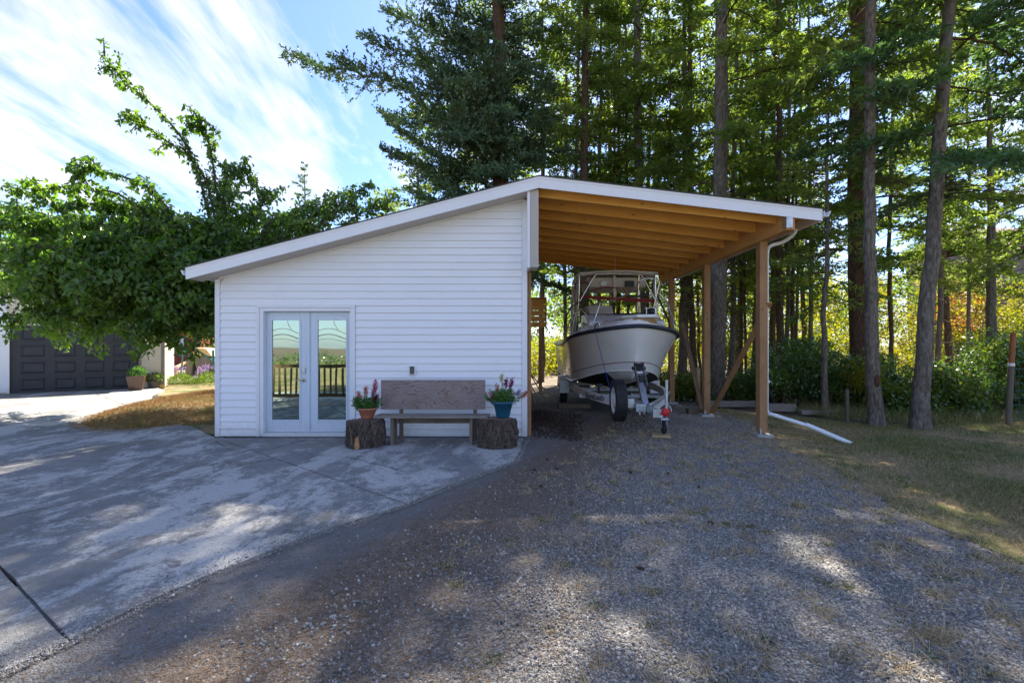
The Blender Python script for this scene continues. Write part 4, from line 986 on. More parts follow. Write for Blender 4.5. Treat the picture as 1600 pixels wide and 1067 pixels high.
# bow sprit platform, tan underside, black fender ball, cleats
mb = MB(); mb.prism([(-.34, .85), (-.26, .28), (-.05, -.05), (.30, -.06), (.42, .10), (.42, .85)], 2.09, 2.15, axis='z'); pl_ = mb.build('bow_platform', MT['gelt'], boat, .012)
mb = MB(); mb.add([(-.20, .22, 1.955), (-.03, -.02, 2.087), (.28, -.03, 2.087), (.38, .12, 1.99), (.36, .5, 1.94), (-.22, .5, 1.94), (-.22, .25, 2.087), (.40, .12, 2.087), (.38, .5, 2.087), (-.24, .5, 2.087)], [(0, 1, 2, 3), (0, 3, 4, 5), (0, 6, 1), (3, 2, 7), (3, 7, 8, 4), (0, 5, 9, 6), (4, 8, 9, 5)]); mb.build('platform_underside', MT['tan'], boat)
mb = MB(); mb.lathe([(.0, -.07), (.045, -.055), (.068, -.01), (.06, .04), (.03, .065), (0, .07)], (.25, .02, 2.21), 14); mb.build('anchor_ball', MT['black'], boat)
mb = MB(); mb.tube([(.14, .1, 2.285), (.37, .1, 2.285)], .012, 6); mb.tube([(.17, .1, 2.15), (.17, .1, 2.285)], .01, 6); mb.tube([(.34, .1, 2.15), (.34, .1, 2.285)], .01, 6); mb.build('anchor_roller', MT['steel'], boat)
def bl(px, py, Y):  # picture point at depth Y into boat coordinates
    w = P(px, py, Y)-Vector((2.50, 8.95, 0)); return Matrix.Rotation(R(2.0), 3, 'Z') @ w
def cleat(p):
    mb = MB(); mb.tube([p+Vector((-.11, 0, .045)), p+Vector((.11, 0, .045))], .011, 6); mb.tube([p+Vector((-.04, 0, -.03)), p+Vector((-.04, 0, .045))], .009, 6); mb.tube([p+Vector((.04, 0, -.03)), p+Vector((.04, 0, .045))], .009, 6); mb.build('cleat', MT['steel'], boat)
cp = Vector((-.72, .62, deck_pt(.1, .2).z)); cleat(cp)
mb = MB(); mb.tube([cp+Vector((.6, .2, .12)), cp+Vector((.6, .2, .16))], .02, 6); mb.tube([cp+Vector((.56, .15, .165)), cp+Vector((.64, .25, .165))], .02, 6); mb.build('deck_fitting', MT['black'], boat)
# bow rail (stainless)
dz_ = .0
def rail(pts, r=.0135, n=5, name='bow_rail', mat='steel'):
    mb = MB(); mb.tube(smooth_pts(pts, n), r, 7); return mb.build(name, MT[mat], boat)
zr = 2.80
rail([Vector((-1.17, 3.2, 1.75)), Vector((-1.12, 2.9, 2.12)), Vector((-1.02, 2.2, 2.34)), Vector((-.86, 1.35, 2.42)), Vector((-.62, .9, 2.47)), Vector((-.22, .48, 2.56)), Vector((-.02, .25, 2.68)), Vector((.02, .12, 2.80)), Vector((.14, .06, 2.86)), Vector((.30, .06, 2.86)), Vector((.44, .14, 2.82)), Vector((.50, .32, 2.70)), Vector((.60, .7, 2.58)), Vector((.86, 1.1, 2.53)), Vector((1.08, 1.6, 2.44)), Vector((1.16, 2.2, 2.30)), Vector((1.18, 2.8, 1.80))])
for a, b in (((-.62, .9, 2.47), (-.80, .80, 1.96)), ((.44, .14, 2.82), (.30, .25, 2.07)), ((.60, .7, 2.58), (.42, .3, 2.62)), ((.86, 1.1, 2.53), (.98, .80, 1.95)), ((1.08, 1.6, 2.44), (1.12, 1.35, 1.85)), ((-1.02, 2.2, 2.34), (-1.12, 2.1, 1.75)), ((.50, .32, 2.70), (.98, .80, 1.97))):
    mb = MB(); mb.tube([a, b], .0125, 7); mb.build('rail_stanchion', MT['steel'], boat)
rail([Vector((.42, .3, 2.60)), Vector((.75, .9, 2.30)), Vector((.98, 1.3, 2.05)), Vector((1.12, 1.7, 1.84))], .02, 5, 'boarding_hose', 'black')
rail([Vector((-.86, 2.0, 2.62)), Vector((-1.1, 1.9, 2.50)), Vector((-1.25, 2.0, 2.25)), Vector((-1.28, 2.3, 2.0))], .014, 5, 'grab_tube', 'black')
# canvas top on a tube frame
ty0, ty1, tz = 2.15, 3.9, 3.30
mb = MB(); 
tb = []
for i in range(9):
    u = -1+2*i/8; tb.append((u*.93, tz+.045*(1-u*u)))
mb.prism(tb+[(p[0]*.985, p[1]-.05) for p in reversed(tb)], ty0, ty1); mb.build('canopy', MT['canvas'], boat, .015)
mb = MB(); mb.tube(smooth_pts([(-.93, ty1, tz-.01), (-.95, ty0+.05, tz-.015), (-.8, ty0-.03, tz+.01), (0, ty0-.05, tz+.05), (.8, ty0-.03, tz+.01), (.95, ty0+.05, tz-.015), (.93, ty1, tz-.01)], 5), .022, 7); mb.build('canopy_rim', MT['whitep'], boat)
mb = MB(); mb.prism([(ty0+.25, tz-.10), (ty0+.32, tz-.30), (ty1-.5, tz-.34), (ty1-.5, tz-.06), (ty0+.25, tz-.055)], -.72, .76, axis='x'); mb.build('overhead_box', MT['canvas'], boat, .03)
mb = MB(); mb.lathe([(0, 0), (.06, 0), (.085, .012), (.085, .03)], (-.30, ty0+.235, tz-.21), 18, axis='y'); mb.build('speaker', MT['whitep'], boat)
mb = MB(); mb.box((.22, ty0+.16, tz-.30), (.44, ty0+.245, tz-.16)); mb.build('radio', MT['black'], boat, .008)
mb = MB(); mb.box((.30, ty0+.2, tz-.56), (.78, ty0+.3, tz-.50)); mb.box((-.70, ty0+.2, tz-.5), (-.66, ty0+.28, tz-.2)); mb.build('support_bracket', MT['black'], boat, .008)
for x_ in (-.93, .93):
    for y_ in (ty0+.05, ty1-.1):
        rail([Vector((x_, y_, tz-.02)), Vector((x_*1.0, y_+.02, 2.8)), Vector((x_*1.06, y_+.1, 2.1)), Vector((x_*1.08, y_+.12, 1.75))], .019, 3, 'canopy_post')
    rail([Vector((x_*1.02, ty0+.35, tz-.03)), Vector((x_*1.05, ty0+.3, 2.75)), Vector((x_*1.1, ty0+.1, 1.8))], .015, 3, 'canopy_post')
    mb = MB()
    for q in range(4): mb.tube([(x_*(1.0+.03*q), ty0+.1+.16*q, tz-.06), (x_*(1.06+.03*q), ty0+.13+.15*q, 2.65), (x_*(1.09+.02*q), ty0+.12+.15*q, 1.72)], .017, 6)
    mb.build('rolled_curtain', MT['canvas'], boat)
for x_ in (-.05, .55):
    mb = MB(); mb.tube([(x_, ty0+.15, tz-.03), (x_, ty0+.3, 2.2)] if x_ > 0 else [(x_, ty0+.15, tz-.03), (x_, ty0+.15, 2.62)], .02 if x_ > 0 else .035, 7); mb.build('canopy_post', MT['steel'] if x_ > 0 else MT['canvas'], boat)
rail([Vector((-.93, ty0-.02, 2.60)), Vector((-.75, ty0-.04, 2.92)), Vector((-.55, ty0-.06, 3.24)), Vector((-.40, ty0-.07, 3.28)), Vector((.45, ty0-.07, 3.26)), Vector((.60, ty0-.06, 3.18)), Vector((.78, ty0-.04, 2.86)), Vector((.95, ty0-.02, 2.55))], .016, 3, 'hoop')
rail([Vector((-.93, ty0-.02, 2.60)), Vector((-.90, ty0-.1, 2.42)), Vector((-.72, ty0-.15, 2.24))], .016, 2, 'hoop')
mb = MB(); mb.bar((-.92, ty0+.05, 2.74), (.95, ty0+.05, 2.62), .02, .075); mb.build('red_strap', MT['redcloth'], boat)
for pts in ([(-.88, ty0+.1, tz-.05), (-1.02, ty0+.2, 3.02), (-.92, ty0+.1, 2.9)], [(.15, ty0+.1, 2.95), (.3, ty0+.1, 2.72), (.62, ty0+.1, 2.66), (.86, ty0+.1, 2.85), (.88, ty0+.1, 3.2)], [(-.65, ty0+.15, 2.88), (-.3, ty0+.12, 2.98), (.05, ty0+.1, 2.95)], [(-.88, ty0+.3, 3.1), (-.70, ty0+.25, 3.12), (-.6, ty0+.2, 3.24)], [(.9, ty0+.2, 2.5), (1.0, ty0+.2, 2.3), (1.08, ty0+.3, 1.95)]):
    rail([Vector(p) for p in pts], .013, 4, 'red_piping', 'redcloth')
mb = MB(); mb.tube([(.0, ty0+.3, tz+.03), (.0, ty0+.3, tz+.45)], .006, 5); mb.build('antenna', MT['whitep'], boat)
mb = MB(); mb.box((-.2, 5.9, 1.15), (.2, 6.3, 1.75)); mb.box((-.1, 6.12, .55), (.1, 6.3, 1.15)); mb.build('outboard_motor', MT['black'], boat, .05)
def text(name, body, size, mat, parent, loc, rot, ext=.001):
    cu = bpy.data.curves.new(name, 'FONT'); cu.body = body; cu.size = size; cu.extrude = ext; cu.align_x = 'CENTER'; cu.align_y = 'CENTER'
    t = bpy.data.objects.new(name, cu); link(t); bpy.context.view_layer.update()
    me = bpy.data.meshes.new_from_object(t); bpy.data.objects.remove(t)
    me.materials.clear(); me.materials.append(mat); o = addpart(name, me, parent); o.location = loc; o.rotation_euler = rot; return o
text('registration_number', '10482', .17, MT['text'], boat, (-.905, 2.28, 1.93), (R(90), 0, R(-90)), .002)
text('hull_lettering', 'SEASPORT', .05, MT['text'], boat, (.33, .80, 1.02), (R(60), 0, R(25)), .001) if False else None

# trailer
tr = empty('boat_trailer', 'white and galvanised boat trailer with spare tyre and winch post under the boat', 'trailer', (2.44, 7.95, 0), R(-2.0))
def tl(px, py, Y): return Matrix.Rotation(R(2.0), 3, 'Z') @ (P(px, py, Y)-Vector((2.44, 7.95, 0)))
def ribbon(name, pts, h, w, mat, n=6):
    sp = smooth_pts(pts, n); mb = MB(); V = []
    for i, p in enumerate(sp):
        d = (sp[min(i+1, len(sp)-1)]-sp[max(i-1, 0)]); d.z = 0; d.normalize(); nn = Vector((-d.y, d.x, 0))
        for a_, b_ in ((-1, -1), (1, -1), (1, 1), (-1, 1)): V.append(p+nn*(a_*w/2)+Vector((0, 0, b_*h/2)))
    m_ = len(sp); Fc = [(i*4+k, i*4+(k+1) % 4, (i+1)*4+(k+1) % 4, (i+1)*4+k) for i in range(m_-1) for k in range(4)]
    mb.add(V, Fc+[(0, 1, 2, 3), (m_*4-1, m_*4-2, m_*4-3, m_*4-4)]); return mb.build(name, mat, tr), sp
zf = .46
for sd in (-1, 1):
    fr, sp = ribbon('frame_rail', [Vector((sd*1.02, 6.2, .50)), Vector((sd*1.02, 4.6, .50)), Vector((sd*1.02, 3.6, .50)), Vector((sd*.96, 2.6, .49)), Vector((sd*.72, 1.6, .46)), Vector((sd*.40, .9, .43)), Vector((sd*.06, .30, .41))], .16, .05, MT['whitep'])
    if sd < 0: frl = sp
q = Vector((-.60, 1.28, .45)); q2 = Vector((-.86, 1.98, .48)); dd = (q-q2).normalized(); ang = math.atan2(dd.y, dd.x)
text('lettering', "ShoreLand'r", .17, MT['text'], tr, ((q+q2)/2+Vector((-dd.y, dd.x, 0))*-.034+Vector((0, 0, -.005))), (R(90), 0, ang), .002)
mb = MB(); mb.box((-.055, -.28, .36), (.055, 1.6, .46)); mb.build('tongue', MT['galv'], tr, .006)
mb = MB(); mb.box((-.24, .12, .36), (-.058, .36, .50)); mb.build('coupling_box', MT['galv'], tr, .008)
mb = MB(); mb.box((-.07, -.34, .33), (.10, -.281, .47)); mb.box((.04, -.42, .30), (.18, -.341, .335)); mb.build('coupler', MT['galv'], tr, .01)
mb = MB(); mb.lathe([(0, -.03), (.05, -.03), (.062, -.01), (.062, .02), (.04, .035), (0, .035)], (.13, -.36, .43), 18, axis='y')
for k in range(4): a = k*1.57+.4; mb.box((.13+.06*math.cos(a)-.02, -.375, .43+.06*math.sin(a)-.02), (.13+.06*math.cos(a)+.02, -.32, .43+.06*math.sin(a)+.02))
mb.build('red_reel', MT['red'], tr, .006)
mb = MB(); mb.tube([(.13+.10*math.cos(a), -.345, .45+.11*math.sin(a)) for a in [R(-10+20*i) for i in range(11)]], .008, 6); mb.build('cable_loop', MT['steel'], tr)
mb = MB(); mb.tube([(.22, -.12, .42), (.22, -.12, .92)], .027, 10); mb.tube([(.22, -.12, .92), (.22, -.12, .95)], .032, 10); mb.tube([(.22, -.12, .26), (.22, -.12, .42)], .022, 10); jk = mb.build('jack_post', MT['galv'], tr)
mb = MB(); mb.box((.03, -.15, .37), (.20, -.09, .43)); mb.build('jack_clamp', MT['galv'], tr, .005)
wb = [( .0, -.02), (.035, -.03), (.095, -.03), (.115, -.012), (.115, .012), (.095, .03), (.035, .03), (0, .02)]
mb = MB(); mb.lathe(wb, (.15, -.20, .155), 22, axis='x'); mb.build('jack_wheel', MT['rubber'], tr)
mb = MB(); mb.box((.19, -.22, .14), (.205, -.13, .30)); mb.box((.10, -.22, .14), (.113, -.13, .28)); mb.tube([(.10, -.20, .155), (.21, -.20, .155)], .014, 6); mb.build('jack_fork', MT['galv'], tr, .004)
mb = MB(); mb.bar((0, .42, .45), (-.02, .95, 1.08), .11, .08); mb.box((-.075, .80, 1.0), (.06, .90, 1.04)); mb.build('winch_post', MT['galv'], tr, .006)
mb = MB(); mb.box((-.05, .68, .86), (.07, .80, .97)); mb.tube([(-.09, .75, .91), (.13, .75, .91)], .02, 8); mb.build('winch', MT['black'], tr, .008)
mb = MB(); mb.bar((-.075, .60, .78), (-.085, .92, 1.10), .012, .12); mb.bar((.075, .60, .78), (.07, .92, 1.10), .012, .12); mb.build('winch_cheek', MT['galv'], tr)
mb = MB(); mb.box((-.13, .86, 1.06), (.12, .98, 1.13)); mb.lathe([(0, -.1), (.05, -.09), (.035, 0), (.05, .09), (0, .1)], (0, .92, 1.16), 10, axis='x'); mb.build('bow_stop', MT['rubber'], tr, .01)
mb = MB(); mb.tube([(.35, .55, .55), (.55, .9, .62), (.75, 1.4, .60), (.62, 1.2, .48)], .02, 6); mb.bar((.08, .25, .46), (.55, .9, .60), .05, .04); mb.build('frame_strut', MT['galv'], tr)
def tyre(c, r, w, name, parent, rimr=.55, face=-1):
    prof = [(r*.62, -w*.42), (r*.80, -w*.5), (r*.95, -w*.46), (r, -w*.33), (r, w*.33), (r*.95, w*.46), (r*.80, w*.5), (r*.62, w*.42)]
    mb = MB(); mb.lathe(prof, c, 40, axis='x')
    for k in range(44):   # tread blocks
        a = 2*math.pi*k/44
        for xo in (-.30, 0, .30):
            M = Matrix.Translation(Vector(c)) @ Matrix.Rotation(a+(.05 if xo else 0), 4, 'X') @ Matrix.Translation((xo*w, 0, r))
            mb.box((-w*.11, -r*.055, -.003), (w*.11, r*.055, .007), M=M)
    o = mb.build(name, MT['rubber'], parent)
    rm = MB(); f = face*w*.28
    rm.lathe([(r*.63, face*w*.43), (r*.60, face*w*.44), (r*.55, face*w*.30), (r*.50, f), (r*.30, f+face*w*.05), (r*.22, f+face*w*.14), (0, f+face*w*.14)], c, 30, axis='x')
    for k in range(5):
        a = 2*math.pi*k/5; q = Vector(c)+Vector((f+face*w*.16, math.cos(a)*r*.16, math.sin(a)*r*.16)); rm.lathe([(0, 0), (.012, 0), (.012, .012), (0, .012)], q, 6, axis='x')
    o2 = rm.build('rim', MT['whitep'], o)
    hl = MB()
    for k in range(10):
        a = 2*math.pi*k/10; q = Vector(c)+Vector((f+face*.008, math.cos(a)*r*.40, math.sin(a)*r*.40)); hl.lathe([(0, 0), (r*.05, 0), (r*.05, .004*face), (0, .004*face)], q, 8, axis='x')
    hl.build('rim_slot', MT['black'], o); return o
tyre((-.52, .30, .55), .375, .215, 'spare_tyre', tr)
mb = MB(); mb.box((-.42, .26, .42), (-.24, .34, .58)); mb.bar((-.40, .30, .5), (-.05, .30, .42), .06, .04); mb.build('spare_carrier', MT['galv'], tr)
for yy in (4.6,):
    for sd in (-1, 1): tyre((sd*1.19, yy, .345-.05), .33, .21, 'wheel', tr, face=sd)
mb = MB(); mb.tube([(-1.15, 4.6, .30), (1.15, 4.6, .30)], .04, 8); mb.build('axle', MT['galv'], tr)
for sd in (-1, 1):
    mb = MB(); pr = [(4.6+.46*math.cos(a), .36+.36*math.sin(a)) for a in [math.pi*i/8 for i in range(9)]]; pr2 = [(4.6+.44*math.cos(a), .36+.34*math.sin(a)) for a in [math.pi*i/8 for i in range(8, -1, -1)]]
    x0_, x1_ = sorted((sd*1.06, sd*1.32)); mb.prism(pr+pr2, x0_, x1_, axis='x'); mb.box((x0_, 4.11, .28), (x1_, 4.139, .62)); mb.build('fender', MT['whitep'], tr, .01)
for yy in (2.4, 4.0, 5.6): mb = MB(); mb.box((-.99, yy-.04, .36), (.99, yy+.04, .44)); mb.build('cross_member', MT['galv'], tr)
for sd in (-1, 1): mb = MB(); mb.bar((sd*.55, 2.2, .66), (sd*.6, 5.8, .60), .14, .06); mb.tube([(sd*.55, 2.4, .44), (sd*.55, 2.4, .64)], .025, 6); mb.build('bunk', MT['black'], tr)
mb = MB(); mb.lathe([(0, -.08), (.05, -.08), (.03, 0), (.05, .08), (0, .08)], (0, 2.0, .5), 10, axis='x'); mb.build('keel_roller', MT['rubber'], tr)
mb = MB(); mb.tube([(-.17, .15, .36), (-.17, .12, .22), (-.11, .12, .20), (-.09, .15, .36)], .009, 5); mb.build('safety_chain', MT['steel'], tr)
# strap from cleat to trailer
ca = Matrix.Translation(Vector((2.5, 8.95, 0))) @ Matrix.Rotation(R(-2), 4, 'Z') @ (cp+Vector((0, -.02, .05)))
ra = Matrix.Translation(Vector((2.5, 8.95, 0))) @ Matrix.Rotation(R(-2), 4, 'Z') @ (hull_pt(.1, 1.0)*1)
edge = Matrix.Translation(Vector((2.5, 8.95, 0))) @ Matrix.Rotation(R(-2), 4, 'Z') @ Vector((-hull_pt(.075, 1.0).x-.05, hull_pt(.075, 1).y-.04, hull_pt(.075, 1).z+.0))
endp = P(954, 612, 8.35)
st = tag(MB().bar(edge, endp, .005, .03, up=(0, 1, 0)).tube(smooth_pts([ca, (ca+edge)/2+Vector((-.02, 0, .04)), edge+Vector((0, 0, .035)), edge], 4), .014, 6, 1).build('tie_down_strap', [MT['blue'], MT['navy']]), 'blue tie-down strap running from the bow cleat to the trailer', 'strap')
def block(name, label, a, b, mat, rz=0, cat='wood block', z0=None):
    cx, cy = (a[0]+b[0])/2, (a[1]+b[1])/2; mb = MB(); mb.box((a[0]-cx, a[1]-cy, 0), (b[0]-cx, b[1]-cy, b[2]-a[2])); o = mb.build(name, mat, None, .006)
    o.location = (cx, cy, a[2]); o.rotation_euler = (0, 0, rz); return tag(o, label, cat)
block('wood_block', 'small pale board under the trailer jack wheel', (2.38, 7.58, .0), (2.68, 7.86, .038), MT['paleblock'], R(-18))
block('wood_block', 'old squared timber chock lying beside the boat trailer wheel', (1.15, 11.3, -.02), (1.95, 11.5, .10), MT['oldblock'], R(3))
block('wood_block', 'short dark timber block beside the middle carport post', P(1077, 0, 10.7).to_tuple()[:2]+(-.1,), (P(1097, 0, 10.7).x, 10.95, .04), MT['oldblock'], R(-4))
block('wood_block', 'small light offcut on the gravel behind the jack', (P(1020, 0, 10.2).x, 10.2, -.03), (P(1033, 0, 10.2).x, 10.3, .02), MT['paleblock'], R(5))
block('timber_edging', 'long grey timber edging board along the far side of the lawn', (5.0, 12.15, -.1), (6.6, 12.3, .06), MT['gwood'], R(-2), 'timber')
block('timber_edging', 'thick grey timber ending the lawn edging behind the downspout', (6.15, 11.3, -.1), (7.05, 11.48, .09), MT['gwood'], R(-6), 'timber')
block('timber_edging', 'low flat timber lying past the end of the edging near the thin fir', (6.9, 10.75, -.1), (7.75, 10.95, -.0), MT['gwood'], R(-8), 'timber')
# soil heap and sticks beside the shed in the carport
n = 3000; a = rng.uniform(0, 6.28, n); r_ = rng.uniform(0, 1, n)**.6; x = .8+r_*.62*np.cos(a)+.18*np.sin(a*3)*r_+rng.normal(0, .12, n); y = 9.2+r_*1.7*np.sin(a)+rng.normal(0, .15, n)
scatter('bark_mulch', np.stack([x, y, gz(x, y)+.01], 1), rng.uniform(0, 6.28, (n, 3)), np.stack([rng.uniform(.008, .03, n), rng.uniform(.006, .014, n), rng.uniform(.003, .008, n)], 1), MT['cone'])['kind'] = 'stuff'
sp_ = [((.62, 12.0, 0), (.28, 12.6, 1.1)), ((.95, 12.1, 0), (.35, 12.5, 1.0)), ((1.2, 12.3, 0), (.33, 12.7, .95)), ((.78, 12.2, 0), (.31, 12.4, .8))]
lb_ = ['shortest pale stick leaning on the shed side wall', 'slanting pale stick leaning on the shed side wall beside the trailer', 'longest most slanted stick leaning by the trailer fender', 'thin inner stick leaning on the shed side wall']
for (a, b), l in zip(sp_, lb_): mb = MB(); mb.tube([a, b], .018, 6); tag(mb.build('leaning_stick', MT['paleblock']), l, 'stick', 'sticks leaning behind the carport')
# cones on the gravel
cone_pts = [(870, 733), (845, 760), (835, 735), (855, 719), (985, 739), (1043, 741), (1092, 762), (1001, 890), (1175, 823), (1110, 818)]
cm = MB(); cm.lathe([(0, -.03), (.011, -.02), (.015, 0), (.011, .02), (0, .032)], n=8, axis='x'); cme = cm.mesh('fir_cone', MT['cone'])
for i, (px, py) in enumerate(cone_pts):
    p = G(px, py, -.015); o = bpy.data.objects.new('fir_cone', cme); link(o); o.location = (p.x, p.y, float(gz(p.x, p.y))+.012); o.rotation_euler = (0, 0, i*1.3); tag(o, 'small dark fir cone lying on the gravel driveway', 'fir cone', 'fir cones scattered on the gravel')

# ------------------------------------------------------------------ neighbouring garage and things at far left
GA = Vector((-16.1, 14.6)); GB = Vector((-12.79, 16.75)); gdir = (GB-GA).normalized(); gang = math.atan2(gdir.y, gdir.x)
gar = empty('garage', 'cream sided garage with a charcoal panelled overhead door behind the cherry tree', 'garage', (GA.x, GA.y, 0), gang)
gl = (GB-GA).length
def gx_of(px):   # garage local x from picture column
    k = (px-800)/F; return (k*GA.y-GA.x)/(gdir.x-k*gdir.y)
d0, d1 = gx_of(15), gx_of(217)
mb = MB()
mb.prism([(d1, 0), (gl, 0), (gl, 2.95), (d1, 2.95+.22*(gl-d1))], .02, .12); mb.prism([(-6, 0), (d0, 0), (d0, 2.95+.36*(gl-d0)), (-6, 4.9), ], .02, .12); mb.prism([(d0+.001, 2.2), (d1-.001, 2.2), (d1-.001, 2.95+.22*(gl-d1)), (d0+.001, 2.95+.36*(gl-d0))], .02, .12)
mb.box((gl-.1, .121, 0), (gl, 4.5, 2.9)); mb.build('wall', MT['cream'], gar)
k = 0
while k*.125 < 2.85:
    for xa, xb, mt in ((d1+.06, gl-.10, 'cream'), (-2.5, d0-.06, 'siding')):
        mb = MB(); z0 = k*.125+.04; mb.add([(xa, -.016, z0), (xb, -.016, z0), (xb, .018, z0+.123), (xa, .018, z0+.123), (xa, .019, z0), (xb, .019, z0)], [(0, 1, 2, 3), (0, 4, 5, 1), (1, 5, 2), (0, 3, 4)]); mb.build('siding_board', MT[mt], gar)
    k += 1
k = 25
while k*.125 < 5.2:
    z0 = k*.125+.04; xb = min(gl-.1, gl-(z0-2.9)/.36)
    mb = MB(); mb.box((-4, .001, z0), (xb, .018, z0+.118)); mb.build('siding_board', MT['cream'], gar); k += 1
for xa, xb in ((gl-.10, gl+.01), (d1, d1+.06), (d0-.06, d0)):
    mb = MB(); mb.box((xa, -.02, 0), (xb, .019, 2.9 if xa > d1+.1 else 2.25)); mb.build('corner_trim', MT['siding'] if xa < d1 else MT['wallgrey'], gar)
mb = MB(); mb.box((gl-.26, -.035, .0), (gl+.02, .0-.021, .12)); mb.build('base_block', MT['tan'], gar)
mb = MB(); mb.prism([(gl+.45, 2.72), (gl+.45, 2.86), (-6, 2.86+.36*(gl+6.45)), (-6, 2.72+.36*(gl+6.45))], -.35, 4.7); mb.build('roof', MT['roofgrey'], gar)
gd = MB(); gd.box((d0, .045, .0), (d1, .10, 2.199)); gdo = gd.build('garage_door', MT['charcoal'], gar)
cols = 4; rws = 4; edges = [(gx_of(px0), gx_of(px1)) for px0, px1 in ((30.5, 70), (83, 118), (130, 163), (173.5, 203))]
for r_i in range(4):
    z0 = .09+r_i*.54
    if r_i: mb = MB(); mb.box((d0+.01, .038, z0-.065), (d1-.01, .0445, z0-.057)); mb.build('section_joint', MT['black'], gdo)
    for (xa, xb) in edges:
        mb = MB(); za, zb2 = z0, z0+.40
        # raised panel with a sunken border
        o_ = [(xa, za), (xb, za), (xb, zb2), (xa, zb2)]; i_ = [(xa+.05, za+.05), (xb-.05, za+.05), (xb-.05, zb2-.05), (xa+.05, zb2-.05)]; j_ = [(xa+.09, za+.09), (xb-.09, za+.09), (xb-.09, zb2-.09), (xa+.09, zb2-.09)]
        vs = [(p[0], .044, p[1]) for p in o_]+[(p[0], .018, p[1]) for p in i_]+[(p[0], .036, p[1]) for p in j_]
        mb.add(vs, [(k_, (k_+1) % 4, 4+(k_+1) % 4, 4+k_) for k_ in range(4)]+[(4+k_, 4+(k_+1) % 4, 8+(k_+1) % 4, 8+k_) for k_ in range(4)]+[(8, 9, 10, 11)]); mb.build('panel', MT['charcoal'], gdo)

def foliage_ball(name, parent, n, c, rx, rz_, mat, seed, lmin=.05, lmax=.1, w=.45):
    rr = np.random.default_rng(seed); d = nrmz(rr.normal(0, 1, (n, 3))); q = rr.uniform(.3, 1, n)[:, None]**.5
    b = np.array(c)+d*q*np.array([rx, rx, rz_]); b[:, 2] = np.maximum(b[:, 2], c[2]-rz_*.5); l = rr.uniform(lmin, lmax, n)
    V, Fc = diamonds(b, nrmz(d+rr.normal(0, .6, (n, 3))+[0, 0, .3]), l, l*w, rr, .1); a = Acc(); a.add(V, Fc, 0); return addpart(name, a.mesh(name, [mat]), parent, 'stuff')
p = G(213, 609.5); s = empty('planter', 'tall square brown planter with green leaves beside the garage door', 'planter', (p.x, p.y, 0), gang)
mb = MB(); mb.add([(-.17, -.17, 0), (.17, -.17, 0), (.17, .17, 0), (-.17, .17, 0), (-.25, -.25, .50), (.25, -.25, .50), (.25, .25, .50), (-.25, .25, .50), (-.22, -.22, .50), (.22, -.22, .50), (.22, .22, .50), (-.22, .22, .50), (-.2, -.2, .44), (.2, -.2, .44), (.2, .2, .44), (-.2, .2, .44)], [(0, 1, 5, 4), (1, 2, 6, 5), (2, 3, 7, 6), (3, 0, 4, 7), (4, 5, 9, 8), (5, 6, 10, 9), (6, 7, 11, 10), (7, 4, 8, 11), (8, 9, 13, 12), (9, 10, 14, 13), (10, 11, 15, 14), (11, 8, 12, 15), (12, 13, 14, 15)]); mb.build('pot', MT['brownpot'], s)
foliage_ball('foliage', s, 700, (.02, 0, .60), .24, .2, MT['potleaf'], 3)
p = G(241, 606); s = empty('planter', 'low round grey planter with lime green leaves at the garage corner', 'planter', (p.x, p.y, 0))
mb = MB(); mb.lathe([(0, 0), (.15, 0), (.16, .02), (.21, .25), (.21, .28), (.18, .28), (.17, .24), (0, .22)]); mb.build('pot', MT['greypot'], s); foliage_ball('foliage', s, 900, (0, 0, .36), .27, .19, MT['limeleaf'], 4)
# flower bed behind the mound
s = empty('flower_bed', 'bed of lavender and yellow green perennials beyond the dry grass mound', 'flower bed', (-12.2, 19.0, 0))
rr = np.random.default_rng(2); acc = Acc(); n = 9000; b = np.stack([rr.uniform(-1.6, 3.2, n), rr.uniform(-1.5, 1.6, n), rr.uniform(0, .45, n)], 1); b[:, 2] *= .5+.5*np.sin(b[:, 0]*3+b[:, 1]*2)**2
V, Fc = diamonds(b, nrmz(rr.normal(0, .5, (n, 3))+[0, 0, 1]), rr.uniform(.06, .16, n), np.full(n, .03), rr); acc.add(V, Fc, 0); addpart('foliage', acc.mesh('foliage', [MT['limeleaf']]), s, 'stuff')
acc = Acc(); n = 1000; cl = rr.uniform([-1.6, -1.4, .25], [3.2, 1.5, .75], (60, 3)); b = cl[rr.integers(0, 60, n)]+rr.normal(0, .05, (n, 3)); V, Fc = diamonds(b, nrmz(rr.normal(0, 1, (n, 3))), np.full(n, .05), np.full(n, .04), rr); acc.add(V, Fc, 0); addpart('blossoms', acc.mesh('blossoms', [MT['lav']]), s, 'stuff')
# red house beyond
hp = P(282, 540, 30); red = empty('red_house', 'small red sided house with dark trim and an outside stair seen past the garage corner', 'house', (hp.x, 30, 0))
hx0, hx1 = P(245, 0, 30).x-hp.x, P(312, 0, 30).x-hp.x
mb = MB(); mb.box((hx0-3, .03, -.1), (hx1, 4, 5)); mb.build('wall', MT['redwall'], red)
for k in range(18): mb = MB(); mb.box((hx0-3, .0+.0, .2+k*.24), (hx1-.1, .028, .425+k*.24)); mb.build('siding_board', MT['redwall'], red)
mb = MB(); mb.box((hx1-.12, -.04, 0), (hx1+.05, -.001, 4.6)); mb.build('corner_trim', MT['darktrim'], red)
wx0, wx1 = P(277, 0, 30).x-hp.x, P(292, 0, 30).x-hp.x; wz0, wz1 = P(0, 545, 30).z, P(0, 527, 30).z
mb = MB(); mb.box((wx0, -.06, wz0-.35), (wx1, -.001, wz1+.1)); wd = mb.build('door', MT['darktrim'], red)
mb = MB(); mb.box((wx0+.15, -.09, wz0+.05), (wx1-.15, -.061, wz1-.08)); mb.build('pane', MT['whitep'], wd)
